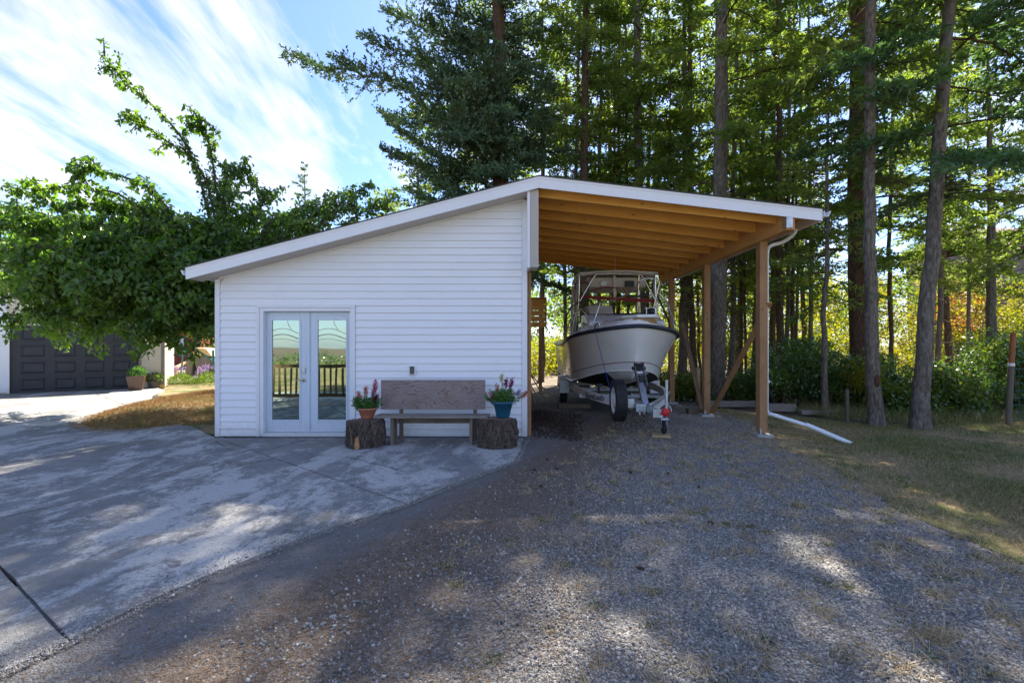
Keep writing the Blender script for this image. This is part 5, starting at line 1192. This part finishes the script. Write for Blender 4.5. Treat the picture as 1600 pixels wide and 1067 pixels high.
mb = MB(); mb.bar((P(254, 536, 29).x-hp.x, -.9, P(254, 536, 29).z), (P(286, 556, 29).x-hp.x, -.9, P(286, 556, 29).z), .9, .12); st_ = mb.build('stair', MT['darktrim'], red)
for k in range(9):
    px = 256+k*3.2; a = P(px, 535+(px-254)*.63, 28.8); mb = MB(); mb.box((a.x-hp.x-.02, -1.36, a.z), (a.x-hp.x+.02, -1.32, a.z+.55)); mb.build('baluster', MT['darktrim'], st_)
a = P(254, 535, 28.7); b = P(286, 555, 28.7); mb = MB(); mb.bar((a.x-hp.x, -1.35, a.z+.58), (b.x-hp.x, -1.35, b.z+.58), .05, .06); mb.build('handrail', MT['darktrim'], st_)
mb = MB(); mb.prism([(hx0-4, 4.7), (hx1+.5, 4.7), (hx1+.5, 4.85), (hx0-4, 6.2)], -.5, 5); mb.build('roof', MT['roofgrey'], red)
# patio ground beyond
mb = MB(); mb.prism([(-21, 19.5), (-13, 19), (-12, 29), (-24, 29)], -.1, -.012, axis='z'); tag(mb.build('patio', MT['roofgrey']), kind='structure')
# covered garden swing: grey cover draped over slanting posts, teal frame
gp = P(306, 0, 19.0); sw = empty('covered_swing', 'grey covered garden swing with tan canopy and teal frame past the flower bed', 'garden swing', (gp.x, 19.4, 0))
def L_(px, py, Y=19.4): v = P(px, py, Y); return Vector((v.x-gp.x, Y-19.4, v.z))
mb = MB(); c0 = [L_(287, 588), L_(300, 590), L_(303, 552), L_(295, 550)]; mb.add([v for v in c0]+[v+Vector((0, .35, 0)) for v in c0], [(0, 1, 2, 3), (7, 6, 5, 4), (0, 4, 5, 1), (1, 5, 6, 2), (2, 6, 7, 3), (3, 7, 4, 0)]); mb.build('draped_cover', MT['greycover'], sw, .04)
mb = MB(); c0 = [L_(305, 572), L_(312, 588), L_(326, 590), L_(331, 566), L_(328, 556), L_(302, 556)]; mb.add([v for v in c0]+[v+Vector((0, .5, 0)) for v in c0], [(0, 1, 2, 3, 4, 5), (11, 10, 9, 8, 7, 6)]+[(i, 6+i, 6+(i+1) % 6, (i+1) % 6) for i in range(6)]); mb.build('draped_cover', MT['greycover'], sw, .04)
mb = MB(); c0 = [L_(299, 555), L_(331, 557), L_(322, 545), L_(306, 543)]; mb.add([v for v in c0]+[v+Vector((0, .8, .0)) for v in c0], [(0, 1, 2, 3), (7, 6, 5, 4), (0, 4, 5, 1), (1, 5, 6, 2), (2, 6, 7, 3), (3, 7, 4, 0)]); mb.build('canopy', MT['tan'], sw, .03)
mb = MB(); mb.tube([L_(282, 589), L_(287, 548)], .035, 6); mb.tube([L_(286, 549), L_(291, 551)], .03, 6); mb.tube([L_(281, 590), L_(320, 592)], .05, 6); mb.tube([L_(333, 570), L_(333, 547)], .05, 6); mb.tube([L_(305, 545), L_(330, 562)], .04, 6); mb.build('frame', MT['tealmetal'], sw)
fp = P(273, 0, 21); fe = empty('wooden_fence', 'low wooden rail with one orange post in front of the covered swing', 'fence', (fp.x, 21, 0))
mb = MB(); mb.box((-.08, -.06, 0), (.08, .06, P(0, 574, 21).z)); mb.build('post', MT['orangepost'], fe)
mb = MB(); a = P(273, 575, 21); b = P(291, 566, 22.5); mb.bar((0, 0, a.z), (b.x-a.x, 1.5, b.z), .08, .1); mb.build('rail', MT['tan'], fe)

# ------------------------------------------------------------------ right edge: fence posts with wire, neighbouring house
fo = empty('fence_post', 'leaning wooden fence post, orange brown above a white band, grey below, at the lawn edge', 'fence post', (P(1575, 0, 9.4).x, 9.4, -.1))
px_ = P(1583, 520, 9.4)-Vector((P(1575, 0, 9.4).x, 9.4, -.1)); bnd = px_*(1-.36)
mb = MB(); mb.tube([(0, 0, 0), bnd], .050, 10); mb.build('lower_post', MT['greypost'], fo)
mb = MB(); mb.tube([bnd+Vector((0, 0, .06)), px_], .048, 10); mb.build('upper_post', MT['orangepost'], fo)
mb = MB(); mb.tube([bnd, bnd+Vector((0, 0, .06))], .052, 10); mb.build('white_band', MT['whitep'], fo)
wf = empty('wire_fence', 'green wire mesh fence running off from the banded post', 'fence', (P(1592, 0, 9.5).x, 9.5, -.1))
mb = MB()
for k in range(14): mb.tube([(k*.16, 0, 0), (k*.16, 0, 1.75)], .004, 4, caps=False)
for k in range(12): mb.tube([(-.15, 0, .1+k*.15), (2.2, 0, .1+k*.15)], .004, 4, caps=False)
mb.build('mesh', MT['tealmetal'], wf)['kind'] = 'stuff'
o = block('stub_post', 'short pale cut-off post between the big dark trunk and the grey trunk', (P(1323, 0, 9.6).x, 9.6, -.1), (P(1327, 0, 9.6).x, 9.66, .62), MT['greypost'], 0, 'post')
o = block('stub_post', 'thin stake in the bushes behind the middle carport post', (P(1089, 0, 13).x, 13, -.1), (P(1094, 0, 13).x, 13.1, .9), MT['paleblock'], 0, 'post')
hp = P(1582, 0, 34); nh = empty('neighbour_house', 'beige house with brown roof far behind the trees at the right edge', 'house', (hp.x, 34, 0))
mb = MB(); mb.box((-.9, 0, 0), (12, 8, P(0, 386, 34).z)); mb.build('wall', MT['wallgrey'], nh)
za, zb_ = P(0, 386, 34).z, P(0, 357, 34).z
mb = MB(); mb.add([(-1.6, -.6, za-.1), (13, -.6, za-.1), (13, 4, zb_+.9), (-.4, 4, zb_+.9), (-1.6, -.6, za+.1), (13, -.6, za+.1), (13, 4, zb_+1.1), (-.4, 4, zb_+1.1), (13, 9, za), (-1.6, 9, za)], [(0, 1, 5, 4), (4, 5, 6, 7), (0, 4, 7, 3), (7, 6, 8, 9), (3, 7, 9)]); mb.build('roof', MT['roofgrey'], nh)
mb = MB(); mb.box((1.2, -.05, za-2), (2.4, -.001, za-.7)); wn_ = mb.build('window', MT['whitep'], nh); mb = MB(); mb.box((1.28, -.07, za-1.92), (2.32, -.051, za-.78)); mb.build('pane', MT['glass'], wn_)

# ------------------------------------------------------------------ cherry tree
def cherry():
    t = empty('cherry_tree', 'spreading cherry tree with long leafy branches hanging over the driveway left of the shed', 'tree', (-5.85, 9.6, 0))
    O = np.array([-5.85, 9.6, 0]); rr = np.random.default_rng(21)
    wood_ = MB(); wood_.tube(smooth_pts([(0, 0, -.05), (.03, .02, .8), (0, .05, 1.5), (-.1, .05, 1.9)], 4), .16, 12)
    acc = Acc()
    def limb(pts, r0):
        pts = smooth_pts(pts, 7); wood_.tube(pts, [r0*(1-i/len(pts))+.006 for i in range(len(pts))], 6, caps=False); return np.array(pts)
    def leaves_along(P_, r, dens, size=1.0, start=.0):
        seg = np.linalg.norm(np.diff(P_, axis=0), axis=1); L = seg.sum(); n = int(L*dens*1.0); cum = np.concatenate([[0], np.cumsum(seg)])
        d = rr.uniform(start*L, L, n); b = np.stack([np.interp(d, cum, P_[:, k]) for k in range(3)], 1)
        u = (d/L)
        b += rr.normal(0, 1, (n, 3))*r*(1-u*.6)[:, None]*np.array([1, 1, .8])
        dd = nrmz(rr.normal(0, .55, (n, 3))+np.array([0, 0, -1.0])*rr.uniform(.2, 1.1, (n, 1)))
        l = rr.uniform(.06, .155, n)*size; S = nrmz(np.cross(dd, rr.normal(0, 1, (n, 3)))); Nn = np.cross(dd, S)
        w = l*.27; a1 = b+dd*(l*.35)[:, None]+S*w[:, None]+Nn*(w*.45)[:, None]; a2 = b+dd*(l*.35)[:, None]-S*w[:, None]+Nn*(w*.45)[:, None]
        m1 = b+dd*(l*.75)[:, None]+S*(w*.55)[:, None]+Nn*(w*.2)[:, None]; m2 = b+dd*(l*.75)[:, None]-S*(w*.55)[:, None]+Nn*(w*.2)[:, None]; tip = b+dd*l[:, None]-Nn*(w*.2)[:, None]; mid = b+dd*(l*.5)[:, None]
        V = np.stack([b, a1, m1, tip, m2, a2, mid], 1).reshape(-1, 3); i = np.arange(n)[:, None]*7
        Fc = np.concatenate([i+np.array([[0, 1, 2, 6]]), i+np.array([[6, 2, 3, 4]]), i+np.array([[0, 6, 4, 5]])]); acc.add(V, Fc, 0)
    def Q(px, py, Y): return np.array(P(px, py, Y))-O
    limbs = []
    F0 = np.array([-.1, .05, 1.9])
    def arc(end, lift=.5, r=.05, dens=90, spr=.16, tw=10, tl=.9, size=1.0, via=None):
        e = np.array(end); m_ = via if via is not None else (F0*.45+e*.55+np.array([0, 0, lift]))
        pts = limb([F0+rr.normal(0, .05, 3), F0*.75+np.array(m_)*.25+np.array([0, 0, .12]), m_, np.array(m_)*.4+e*.6+np.array([0, 0, .12]), e], r)
        leaves_along(pts, spr, dens, size, .25)
        for k in range(tw):
            i = int(len(pts)*rr.uniform(.25, .95)); p0 = pts[i]; u = i/len(pts)
            d = pts[min(i+2, len(pts)-1)]-pts[i-2]; d = d/np.linalg.norm(d); s = nrmz((d*.7+rr.normal(0, .7, 3)+[0, 0, -.1])[None])[0]; l = tl*rr.uniform(.4, 1.1)*(1.1-u*.7)
            q = limb([p0, p0+s*l*.5+[0, 0, .04], p0+s*l+[0, 0, -.10*l]], .012); leaves_along(q, spr*.65, dens*1.0, size, .05)
    # upper sweeping shoots reaching to the upper left
    arc(Q(155, 85, 9.0), .25, .035, 72, .08, 18, .95, .8, via=Q(300, 245, 9.6))
    arc(Q(195, 178, 9.2), .2, .035, 75, .09, 12, .85, .85, via=Q(320, 280, 9.8))
    arc(Q(300, 172, 9.6), .2, .03, 80, .09, 8, .7, 1.0, via=Q(330, 240, 10))
    arc(Q(380, 262, 10.5), .3, .035, 100, .14, 14, .9, 1.0, via=Q(350, 300, 10))
    arc(Q(125, 262, 8.8), .2, .04, 80, .10, 14, .9, 1.0, via=Q(250, 310, 9.4))
    arc(Q(80, 293, 8.8), .1, .035, 90, .10, 9, .6, 1.0, via=Q(210, 320, 9.2))
    arc(Q(85, 320, 9.4), .1, .035, 90, .12, 9, .7, 1.0, via=Q(240, 340, 9.6))
    arc(Q(5, 290, 9.0), .2, .05, 100, .15, 10, 1.0, 1.0, via=Q(130, 350, 9.3))
    arc(Q(-80, 330, 8.8), .2, .05, 130, .16, 18, 1.2, 1.0, via=Q(100, 385, 9.4))
    # broad drooping mass
    lo = [(-60, 420, 8.9), (-40, 480, 8.6), (10, 505, 9.2), (20, 430, 10.4), (40, 460, 8.6), (90, 500, 9.0), (100, 420, 8.6), (130, 520, 9.6), (150, 470, 8.5), (170, 500, 9.2), (175, 400, 9.0), (215, 515, 9.0), (225, 455, 8.7), (235, 530, 9.5), (250, 400, 8.8), (270, 510, 10.2), (290, 470, 9.6), (300, 430, 8.9), (330, 500, 10.6), (60, 520, 10.2), (-20, 380, 10.4), (150, 350, 10.2), (200, 370, 11.0), (110, 480, 10.8), (190, 440, 10.6), (310, 350, 9.6), (330, 400, 10.4), (10, 400, 9.4), (70, 390, 9.8), (130, 380, 8.6), (250, 340, 9.2), (60, 490, 9.6), (260, 480, 8.8), (-10, 450, 9.8)]
    lo += [(30, 420, 12.4), (90, 440, 13.0), (150, 450, 12.6), (205, 455, 12.8), (255, 450, 12.2), (120, 400, 12.0), (60, 380, 12.4), (290, 430, 12.6), (180, 410, 13.2), (-30, 440, 12.2), (20, 350, 9.4), (60, 350, 9.6), (-20, 330, 9.6), (110, 345, 9.0), (40, 445, 8.3), (0, 390, 8.5), (120, 450, 8.2), (60, 425, 8.3), (180, 350, 9.4), (240, 360, 9.0), (300, 380, 9.4), (160, 320, 9.6)]
    for px, py, Y in lo: arc(Q(px, py, Y), .55, .04, 95, .19, 12, 1.15, 1.05)
    # branches spreading right, above the shed roof
    for px, py, Y in ((400, 330, 11.2), (430, 345, 10.6), (460, 330, 11.8), (500, 312, 12.2), (540, 300, 12.4), (585, 288, 12.8), (560, 320, 12.0), (480, 350, 11.0), (420, 300, 11.4), (370, 330, 10.2), (380, 375, 10.4), (340, 360, 9.6), (620, 310, 13.2), (350, 290, 10.8)):
        e = Q(px, py, Y); arc(e, .7, .045, 85, .17, 11, 1.0, 1.0, via=F0*.4+e*.6+np.array([0, 0, .35+.1*rr.random()]))
    wood_.build('trunk', MT['bark_cherry'], t); addpart('crown', acc.mesh('crown', [MT['cherryleaf']]), t, 'stuff')
cherry()

# ------------------------------------------------------------------ conifers
BK = MT['bark_brown']
crownA = conifer_crown(101, 24, 3.8, 2.9, 80, MT['fir'], BK, density=1.2, el=.15, ew=.055, per=.045, irregular=.55, droop=.3, dead=26)
crownB = conifer_crown(102, 25, 5.4, 2.7, 66, MT['fir'], BK, density=1.1, el=.16, ew=.055, per=.045, irregular=.6, droop=.35, dead=34)
crownC = conifer_crown(103, 22, 2.6, 3.1, 72, MT['firdark'], BK, density=1.25, el=.15, ew=.055, per=.042, irregular=.5, droop=.22, dead=20)
crownD = conifer_crown(104, 20, 4.0, 2.3, 60, MT['fir'], BK, density=.9, el=.19, ew=.07, per=.06, irregular=.6, droop=.3, dead=26)
crownS = conifer_crown(105, 9, 1.0, 1.5, 60, MT['fir'], BK, density=.8, el=.13, ew=.045, per=.055, irregular=.45, droop=.2)
crownS2 = conifer_crown(106, 9, 1.3, 1.6, 54, MT['fir'], BK, density=.8, el=.13, ew=.045, per=.055, irregular=.6, droop=.3)
trunks = {}
def tmesh(key, h, r, mat, lean=(0, 0), **k):
    kk = (key, h, r, mat.name, lean)
    if kk not in trunks: trunks[kk] = trunk_mesh(hash(key) % 1000 if not isinstance(key, int) else key, h, r, mat, lean, **k)
    return trunks[kk]
def conifer(name, label, px, Y, h, r, crown, mat, rz=0, cs=(1, 1, 1), lean=(0, 0), group=None, seed=1, cz=0, cat='tree', base=-.1):
    x = (px-800)/F*Y; t = empty(name, label, cat, (x, Y, base), 0, group)
    addpart('trunk', tmesh(seed, h, r, mat, lean), t)
    if crown is not None:
        o = addpart('crown', crown, t, 'stuff', loc=(lean[0]*h*.45, lean[1]*h*.45, cz), rz=rz, scale=cs)
    return t
# big blue-green spruce behind the shed ridge
def big_spruce():
    Y = 15.2; x = (783-800)/F*Y; t = empty('spruce_tree', 'broad blue green spruce rising right behind the shed ridge with a long bough reaching left', 'tree', (x, Y, -.1))
    addpart('trunk', trunk_mesh(7, 25, .32, MT['bark_brown'], (0, 0)), t)
    rr = np.random.default_rng(7); acc = Acc(); O = np.array([x, Y, -.1])
    def bough(z, az, L, pit, dr, dens=1.0, up=.55, tw=.50, el=.115, ew=.05):
        branch_foliage(acc, np.array([0, 0, z]), az, L, pit, dr, rr, step=.12, tw=tw, el=el, ew=ew, per=.030, upturn=up, stickr=.035, sub=.14, kink=.16, sub2=3, up2=.25)
    for i in range(100):
        f = i/100; z = 4.2+f*19.5; az = i*2.4+rr.normal(0, .3); L = (3.3*(1-f)**.6+.3)*rr.uniform(.65, 1.1)
        if math.cos(az) > .2: L *= .72
        bough(z, az, L, R(-4+24*f), .30*(1-f)+.05)
    # silhouette boughs that the photograph shows
    for px, py, z0, dy in ((452, 112, 9.2, -.5), (560, 60, 10.0, -.6), (640, 150, 8.0, -1.0), (590, 180, 8.8, .6), (610, 200, 6.6, .4), (640, 250, 6.0, -.3), (600, 230, 6.9, -.9), (700, 200, 7.0, -1.8), (680, 120, 8.8, -1.8), (740, 130, 8.4, -2.2), (730, 60, 9.6, -2.0), (660, 40, 10.8, -1.2), (860, 180, 6.8, -1.4), (850, 120, 8.4, -1.5), (600, 20, 11.5, 0), (690, 290, 5.4, -.8), (640, 300, 5.2, .6), (790, 100, 8.8, -2.3), (720, 170, 7.4, -2.3), (760, 190, 7.2, -2.2), (650, 90, 9.0, -1.5)):
        e = np.array(P(px, py, Y+dy))-O; v = e-np.array([0, 0, z0]); L = np.linalg.norm(v[:2]); az = math.atan2(v[1], v[0]); pit = math.atan2(v[2]+.12*L, L)
        bough(z0, az, L/math.cos(pit), pit, .12, up=.6, tw=.44 if L > 4.5 else .55)
    me = acc.mesh('crown', [MT['spruce'], BK]); addpart('crown', me, t, 'stuff')
big_spruce()
conifer('fir_tree', 'straight dark fir behind the shed roof just right of the ridge', 912, 16.5, 25, .17, crownB, MT['bark_brown'], .6, (.95, .95, .95), seed=12)
conifer('fir_tree', 'tall thick grey trunked fir standing behind the middle carport post', 1119, 13.6, 26, .235, crownB, MT['bark_grey'], 2.0, (1.05, 1.05, 1.0), lean=(.012, 0), seed=13)
conifer('fir_tree', 'left one of two slender firs close together over the eave end of the carport', 1193, 19, 18, .11, crownD, MT['bark_brown'], 1.0, (1, 1, 1.0), seed=14)
conifer('fir_tree', 'right one of two slender firs close together over the eave end of the carport', 1207, 20.5, 19, .13, crownD, MT['bark_brown'], 3.0, (1, 1, 1.05), seed=15)
conifer('fir_tree', 'huge dark shaggy trunked fir behind the slim grey trunk at the lawn edge', 1343, 12.8, 25, .30, crownA, MT['bark_red'], 4.0, (1.1, 1.1, 1.0), seed=16)
conifer('fir_tree', 'slim straight grey trunk with a decayed hollow low down, at the lawn edge', 1369, 9.3, 20, .112, crownD, MT['bark_grey'], .3, (.8, .8, 1.0), seed=17, lean=(-.008, 0), cz=2.6)
conifer('fir_tree', 'lichen flecked trunk leaning right at the lawn edge with dark heavy boughs', 1437, 8.9, 22, .125, crownC, MT['bark_grey'], 2.2, (.95, .95, .95), seed=18, lean=(.085, .03), cz=2.3)
conifer('fir_tree', 'fir at the right edge with dark boughs in front of the far beige house', 1640, 11.5, 22, .16, crownB, MT['bark_brown'], 1.2, (.9, .9, .9), seed=19, cz=-.6)
conifer('dead_trunk', 'bare pale dead trunk standing between the leaning tree and the beige house', 1546, 13.6, 11, .13, None, MT['bark_grey'], seed=20)
conifer('young_fir', 'thin young fir with sparse drooping boughs left of the huge dark trunk', 1288, 11.3, 8.5, .06, crownS, MT['bark_grey'], .5, (.85, .85, .95), seed=21, cz=1.6)
conifer('young_fir', 'small pointed fir showing above the cherry leaves against the clouds', 475, 32, 14, .15, crownC, MT['bark_brown'], 1.5, (.72, .72, .66), seed=22, cz=0)
conifer('young_fir', 'small dark fir behind the covered swing beside the shed corner', 331, 24, 3.6, .08, crownS, MT['bark_brown'], 2.5, (.8, .8, .42), seed=23, cz=-.3)
conifer('fir_tree', 'fir just left of the big spruce with its lower boughs above the roof slope', 655, 22, 11, .17, crownD, MT['bark_brown'], 2.9, (1.1, 1.1, .72), seed=24, cz=-1.2)
conifer('fir_tree', 'fir whose top shows between the cherry leaves and the spruce', 600, 24, 10, .15, crownS, MT['bark_brown'], 2.9, (1.6, 1.6, 1.08), seed=25)
for lab, px, Y, h, s_, bz in (('bright young fir filling the gap just right of the grey trunked fir', 1158, 18.5, 9.5, 1.5, 2.2), ('young fir behind the eave end of the carport roof', 1240, 16.5, 10, 1.5, 2.4), ('young fir behind the carport roof right of the dark straight fir', 960, 18.5, 11, 1.7, 2.4), ('young fir behind the carport roof midway along its slope', 1050, 17.5, 10.5, 1.6, 2.4)):
    conifer('young_fir', lab, px, Y, h+bz, .07, crownS2 if px % 2 else crownS, MT['bark_brown'], px*.1, (s_, s_, h/12.0), seed=px % 7+40, cz=bz)
# hollow on the slim trunk
mb = MB(); c = P(1369, 595, 9.3-.14); mb.lathe([(0, -.0), (.035, -.012), (.055, -.006), (.06, 0.03)], (0, 0, 0), 12, axis='y')
o = mb.build('hollow', MT['darkwood'], [x for x in bpy.data.objects if x.get('label', '').startswith('slim straight')][0]); o.location = (-.075, -.125, c.z+.1); o.scale = (.9, 1, 2.2); o.rotation_euler = (0, 0, R(-34))
conifer('fir_tree', 'tallest fir, wide crown added to shade the gravel, behind the back carport post', 1000, 18.5, 29, .2, crownA, MT['bark_grey'], 3.3, (1.25, 1.25, 1.24), seed=27)  # extra fir, put in so its high wide crown shades the foreground gravel
# deeper forest trunks, front to back
wood_rows = [
 ('slender firs seen behind the boat', 'slender firs seen behind the boat', [(882, 19, 'D'), (897, 17.5, 'D'), (935, 18.5, None), (963, 20, 'D'), (978, 19, None), (1008, 22, 'B')]),
 ('firs between the back and middle posts', 'firs between the back and middle posts', [(1062, 18, 'D'), (1070, 21, None), (1084, 17.5, 'D'), (1094, 25, 'D')]),
 ('firs between the middle and front posts', 'firs between the middle and front posts', [(1141, 18, 'D'), (1148, 26, 'D'), (1166, 19.5, None), (1176, 23, 'D')]),
 ('firs right of the white downspout', 'firs right of the downspout', [(1214, 16, None), (1229, 17, 'D'), (1241, 20, 'D'), (1256, 24, None), (1268, 19, None)]),
 ('firs behind the leaning lichened trunk', 'firs behind the leaning trunk', [(1395, 17, 'A'), (1466, 18, 'B'), (1515, 20, 'D'), (1700, 17, 'A')]),
 ('tall firs filling the skyline above the carport', 'firs filling the skyline above the carport', [(845, 20, 'A'), (960, 21, 'A'), (1020, 24, 'A'), (1150, 23, 'A'), (1480, 23, 'B'), (765, 24, 'B')]),
]
cr = {'A': crownA, 'B': crownB, 'D': crownD}
ORD = ['first', 'second', 'third', 'fourth', 'fifth', 'sixth', 'seventh', 'eighth']
rr = random.Random(77); tmo = [trunk_mesh(200+k, 24, .085+.014*k, MT[('bark_brown', 'bark_grey', 'bark_grey', 'bark_grey', 'bark_brown', 'bark_grey')[k]], (rr.uniform(-.022, .022), 0), wob=.09) for k in range(6)]
for lab, grp, lst in wood_rows:
    for oi, (px, Y, c) in enumerate(sorted(lst)):
        x = (px-800)/F*Y; t = empty('fir_tree', ORD[oi]+' from the left of the '+lab, 'tree', (x, Y, -.1), rr.uniform(0, 6.28), grp)
        s = rr.uniform(.6, .85) if lab != wood_rows[-1][0] else 1.0
        o = addpart('trunk', rr.choice(tmo), t); o.scale = (s, s, 1)
        if c: addpart('crown', cr[c], t, 'stuff', scale=(1, 1, rr.uniform(.92, 1.1)), loc=(0, 0, rr.uniform(-.4, 1.0)))
# ------------------------------------------------------------------ undergrowth
def clumps(name, centres, radii, per, lmin, lmax, mats, seed, w=.5, flat=.6, stems=True, zfloor=-.1, mfun=None):
    rr = np.random.default_rng(seed); n = len(centres)*per; idx = np.repeat(np.arange(len(centres)), per)
    d = nrmz(rr.normal(0, 1, (n, 3))); q = rr.uniform(.25, 1, n)[:, None]**.4; rad = np.asarray(radii)[idx][:, None]
    b = np.asarray(centres)[idx]+d*q*rad*np.array([1, 1, .85])*(1+.18*np.sin(d[:, :1]*7+d[:, 1:2]*5+idx[:, None]))
    ok = b[:, 2] > zfloor; b = b[ok]; d = d[ok]; idx = idx[ok]; n = len(b)
    l = rr.uniform(lmin, lmax, n); dd = nrmz(d*.5+rr.normal(0, .7, (n, 3))+[0, 0, -.25]); fl = rr.normal(0, flat, (n, 3))+[0, 0, 1.0]
    V, Fc = diamonds(b, dd, l, l*w, rr, .1, fl); acc = Acc()
    if mfun is None: acc.add(V, Fc, 0)
    else:
        k = mfun(idx, b)
        acc.add(V, Fc, 0); acc.M = [k.astype(np.int32)]
    if stems:
        c = np.asarray(centres); m_ = len(c)*3; ii = rr.integers(0, len(c), m_); p1 = c[ii]+rr.normal(0, .25, (m_, 3)); p0 = np.stack([c[ii][:, 0]+rr.normal(0, .2, m_), c[ii][:, 1]+rr.normal(0, .2, m_), np.full(m_, -.1)], 1)
        V, Fc = stick_np(p0, p1, np.full(m_, .015), np.full(m_, .006)); acc.add(V, Fc, len(mats)-1)
    o = bpy.data.objects.new(name, acc.mesh(name, mats)); link(o); o['kind'] = 'stuff'; return o
rr = np.random.default_rng(31); cen = []; rad = []
def thick_top(px):   # top of the dark evergreen brush in picture rows
    return np.interp(px, [840, 1040, 1100, 1180, 1240, 1300, 1360, 1420, 1480, 1560, 1650, 1750], [600, 575, 565, 555, 555, 545, 540, 540, 545, 535, 520, 500])
for i in range(330):
    px = rr.uniform(1030, 1760); Y0 = np.interp(px, [1030, 1180, 1240, 1300, 1420, 1500, 1600, 1760], [13.4, 12.9, 12.2, 11.2, 10.3, 10.2, 10.6, 10.6]); Y = Y0+rr.uniform(.1, 1)**1.2*2.6; r_ = rr.uniform(.28, .62)
    zt = H-(thick_top(px)-HY)/F*Y; z = rr.uniform(-.05, max(.2, (zt-r_*.6)*(.75+.35*math.sin(px*.021)+.2*math.sin(px*.07)))); cen.append(((px-800)/F*Y, Y, z)); rad.append(r_)
sel = rr.uniform(0, 1, len(cen))
clumps('evergreen_brush', cen, rad, 470, .045, .12, [MT['salal'], MT['sunleaf'], MT['limeleaf'], MT['bark_brown']], 5, .5, .6, True, -.1, lambda idx, b: np.where(sel[idx] < .16, 1, np.where(sel[idx] < .36, 2, 0)))
# brighter shrub clump right of the downspout
s = empty('salal_shrub', 'dense shrub with glossy light flecked leaves right of the downspout', 'shrub', (P(1255, 0, 12).x, 12.0, -.1))
rr2 = np.random.default_rng(8); c = [(rr2.uniform(-.9, .9), rr2.uniform(-.3, .5), rr2.uniform(.3, 1.7)) for _ in range(16)]
o = clumps('foliage', c, rr2.uniform(.3, .55, 16), 700, .05, .10, [MT['salal'], MT['bark_brown']], 6, .5, .6, True, 0); o.parent = s
# sunlit maples and brush deeper in, with an orange patch
cen = []; rad = []; rr = np.random.default_rng(41)
for i in range(420):
    px = rr.uniform(560, 1800); Y = rr.uniform(23, 36); r_ = rr.uniform(.6, 1.3)
    top = np.interp(px, [560, 840, 900, 1040, 1100, 1200, 1300, 1400, 1500, 1600, 1800], [470, 540, 510, 450, 440, 425, 430, 430, 420, 430, 430]); zt = H-(top-HY)/F*Y
    cen.append(((px-800)/F*Y, Y, rr.uniform(.0, max(.3, zt-.3)))); rad.append(r_)
cen = np.array(cen)
def orange(idx, b):
    px = 800+b[:, 0]/b[:, 1]*F; py = HY-(b[:, 2]-H)/b[:, 1]*F
    e = ((px-1505)/50)**2+((py-478)/40)**2; e2 = ((px-1080)/25)**2+((py-470)/25)**2
    return ((e < 1)*(rr.uniform(0, 1, len(b)) < .5) | (e2 < 1)*(rr.uniform(0, 1, len(b)) < .2)).astype(int)
clumps('sunlit_thicket', cen, rad, 330, .09, .19, [MT['sunleaf'], MT['autumn'], MT['bark_brown']], 9, .7, .8, True, -.1, orange)
# a far off wood closing the view
cen = []; rad = []; rr = np.random.default_rng(51)
for i in range(520):
    a = rr.uniform(-1.15, 1.15); D = rr.uniform(60, 85); x = math.tan(a)*D*.95; 
    hmax = 12 if x > -6 else 6.0
    cen.append((x, D, rr.uniform(0, 1)**1.3*hmax)); rad.append(rr.uniform(1.4, 2.8))
clumps('far_wood', cen, rad, 150, .35, .75, [MT['fir'], MT['bark_brown']], 12, .6, .9, False, -.2)
# twigs and ferns between brush and lawn
n = 9000; px = rr.uniform(1230, 1700, n); Y = np.interp(px, [1230, 1300, 1420, 1600, 1700], [11.6, 10.4, 9.6, 9.9, 10.0])+rr.uniform(-.2, 1.2, n); x = (px-800)/F*Y
blades('wild_grass', x, Y, np.full(n, -.1), rng.uniform(.08, .35, n), MT['mixblade'], .008, .5)

# ------------------------------------------------------------------ behind and beside the viewer (seen mirrored in the door panes)
rl = empty('deck_railing', 'brown wooden deck railing mirrored in the glass of the shed doors', 'railing', (-8.6, 3.3, 0))
for k in range(4): mb = MB(); mb.box((k*1.45, -.05, 0), (k*1.45+.1, .05, 1.0)); mb.build('post', MT['brace'], rl)
for zz in (.94, .14): mb = MB(); mb.box((.0, -.09, zz), (4.4, -.051, zz+.09)); mb.build('rail', MT['brace'], rl)
for k in range(28): mb = MB(); mb.box((.1+k*.155, -.048, .235), (.1+k*.155+.045, -.015, .935)); mb.build('baluster', MT['brace'], rl)
sheet('yard_behind', -40, 30, -30, 1.9, 1.0, -.06, MT['lawn'], None)
conifer('fir_tree', 'young fir across the yard, mirrored small in the right door pane', 800, -14, 7, .1, crownS, MT['bark_brown'], 1.0, (.7, .7, .6), seed=30)
cen = [(x_, -24+random.Random(int(x_*3)).uniform(-1, 1), .3+.3*math.sin(x_)) for x_ in np.arange(-26, 16, .9)]
clumps('hedge', cen, [.75]*len(cen), 200, .12, .25, [MT['salal'], MT['bark_brown']], 14, .6, .8, False, -.1)
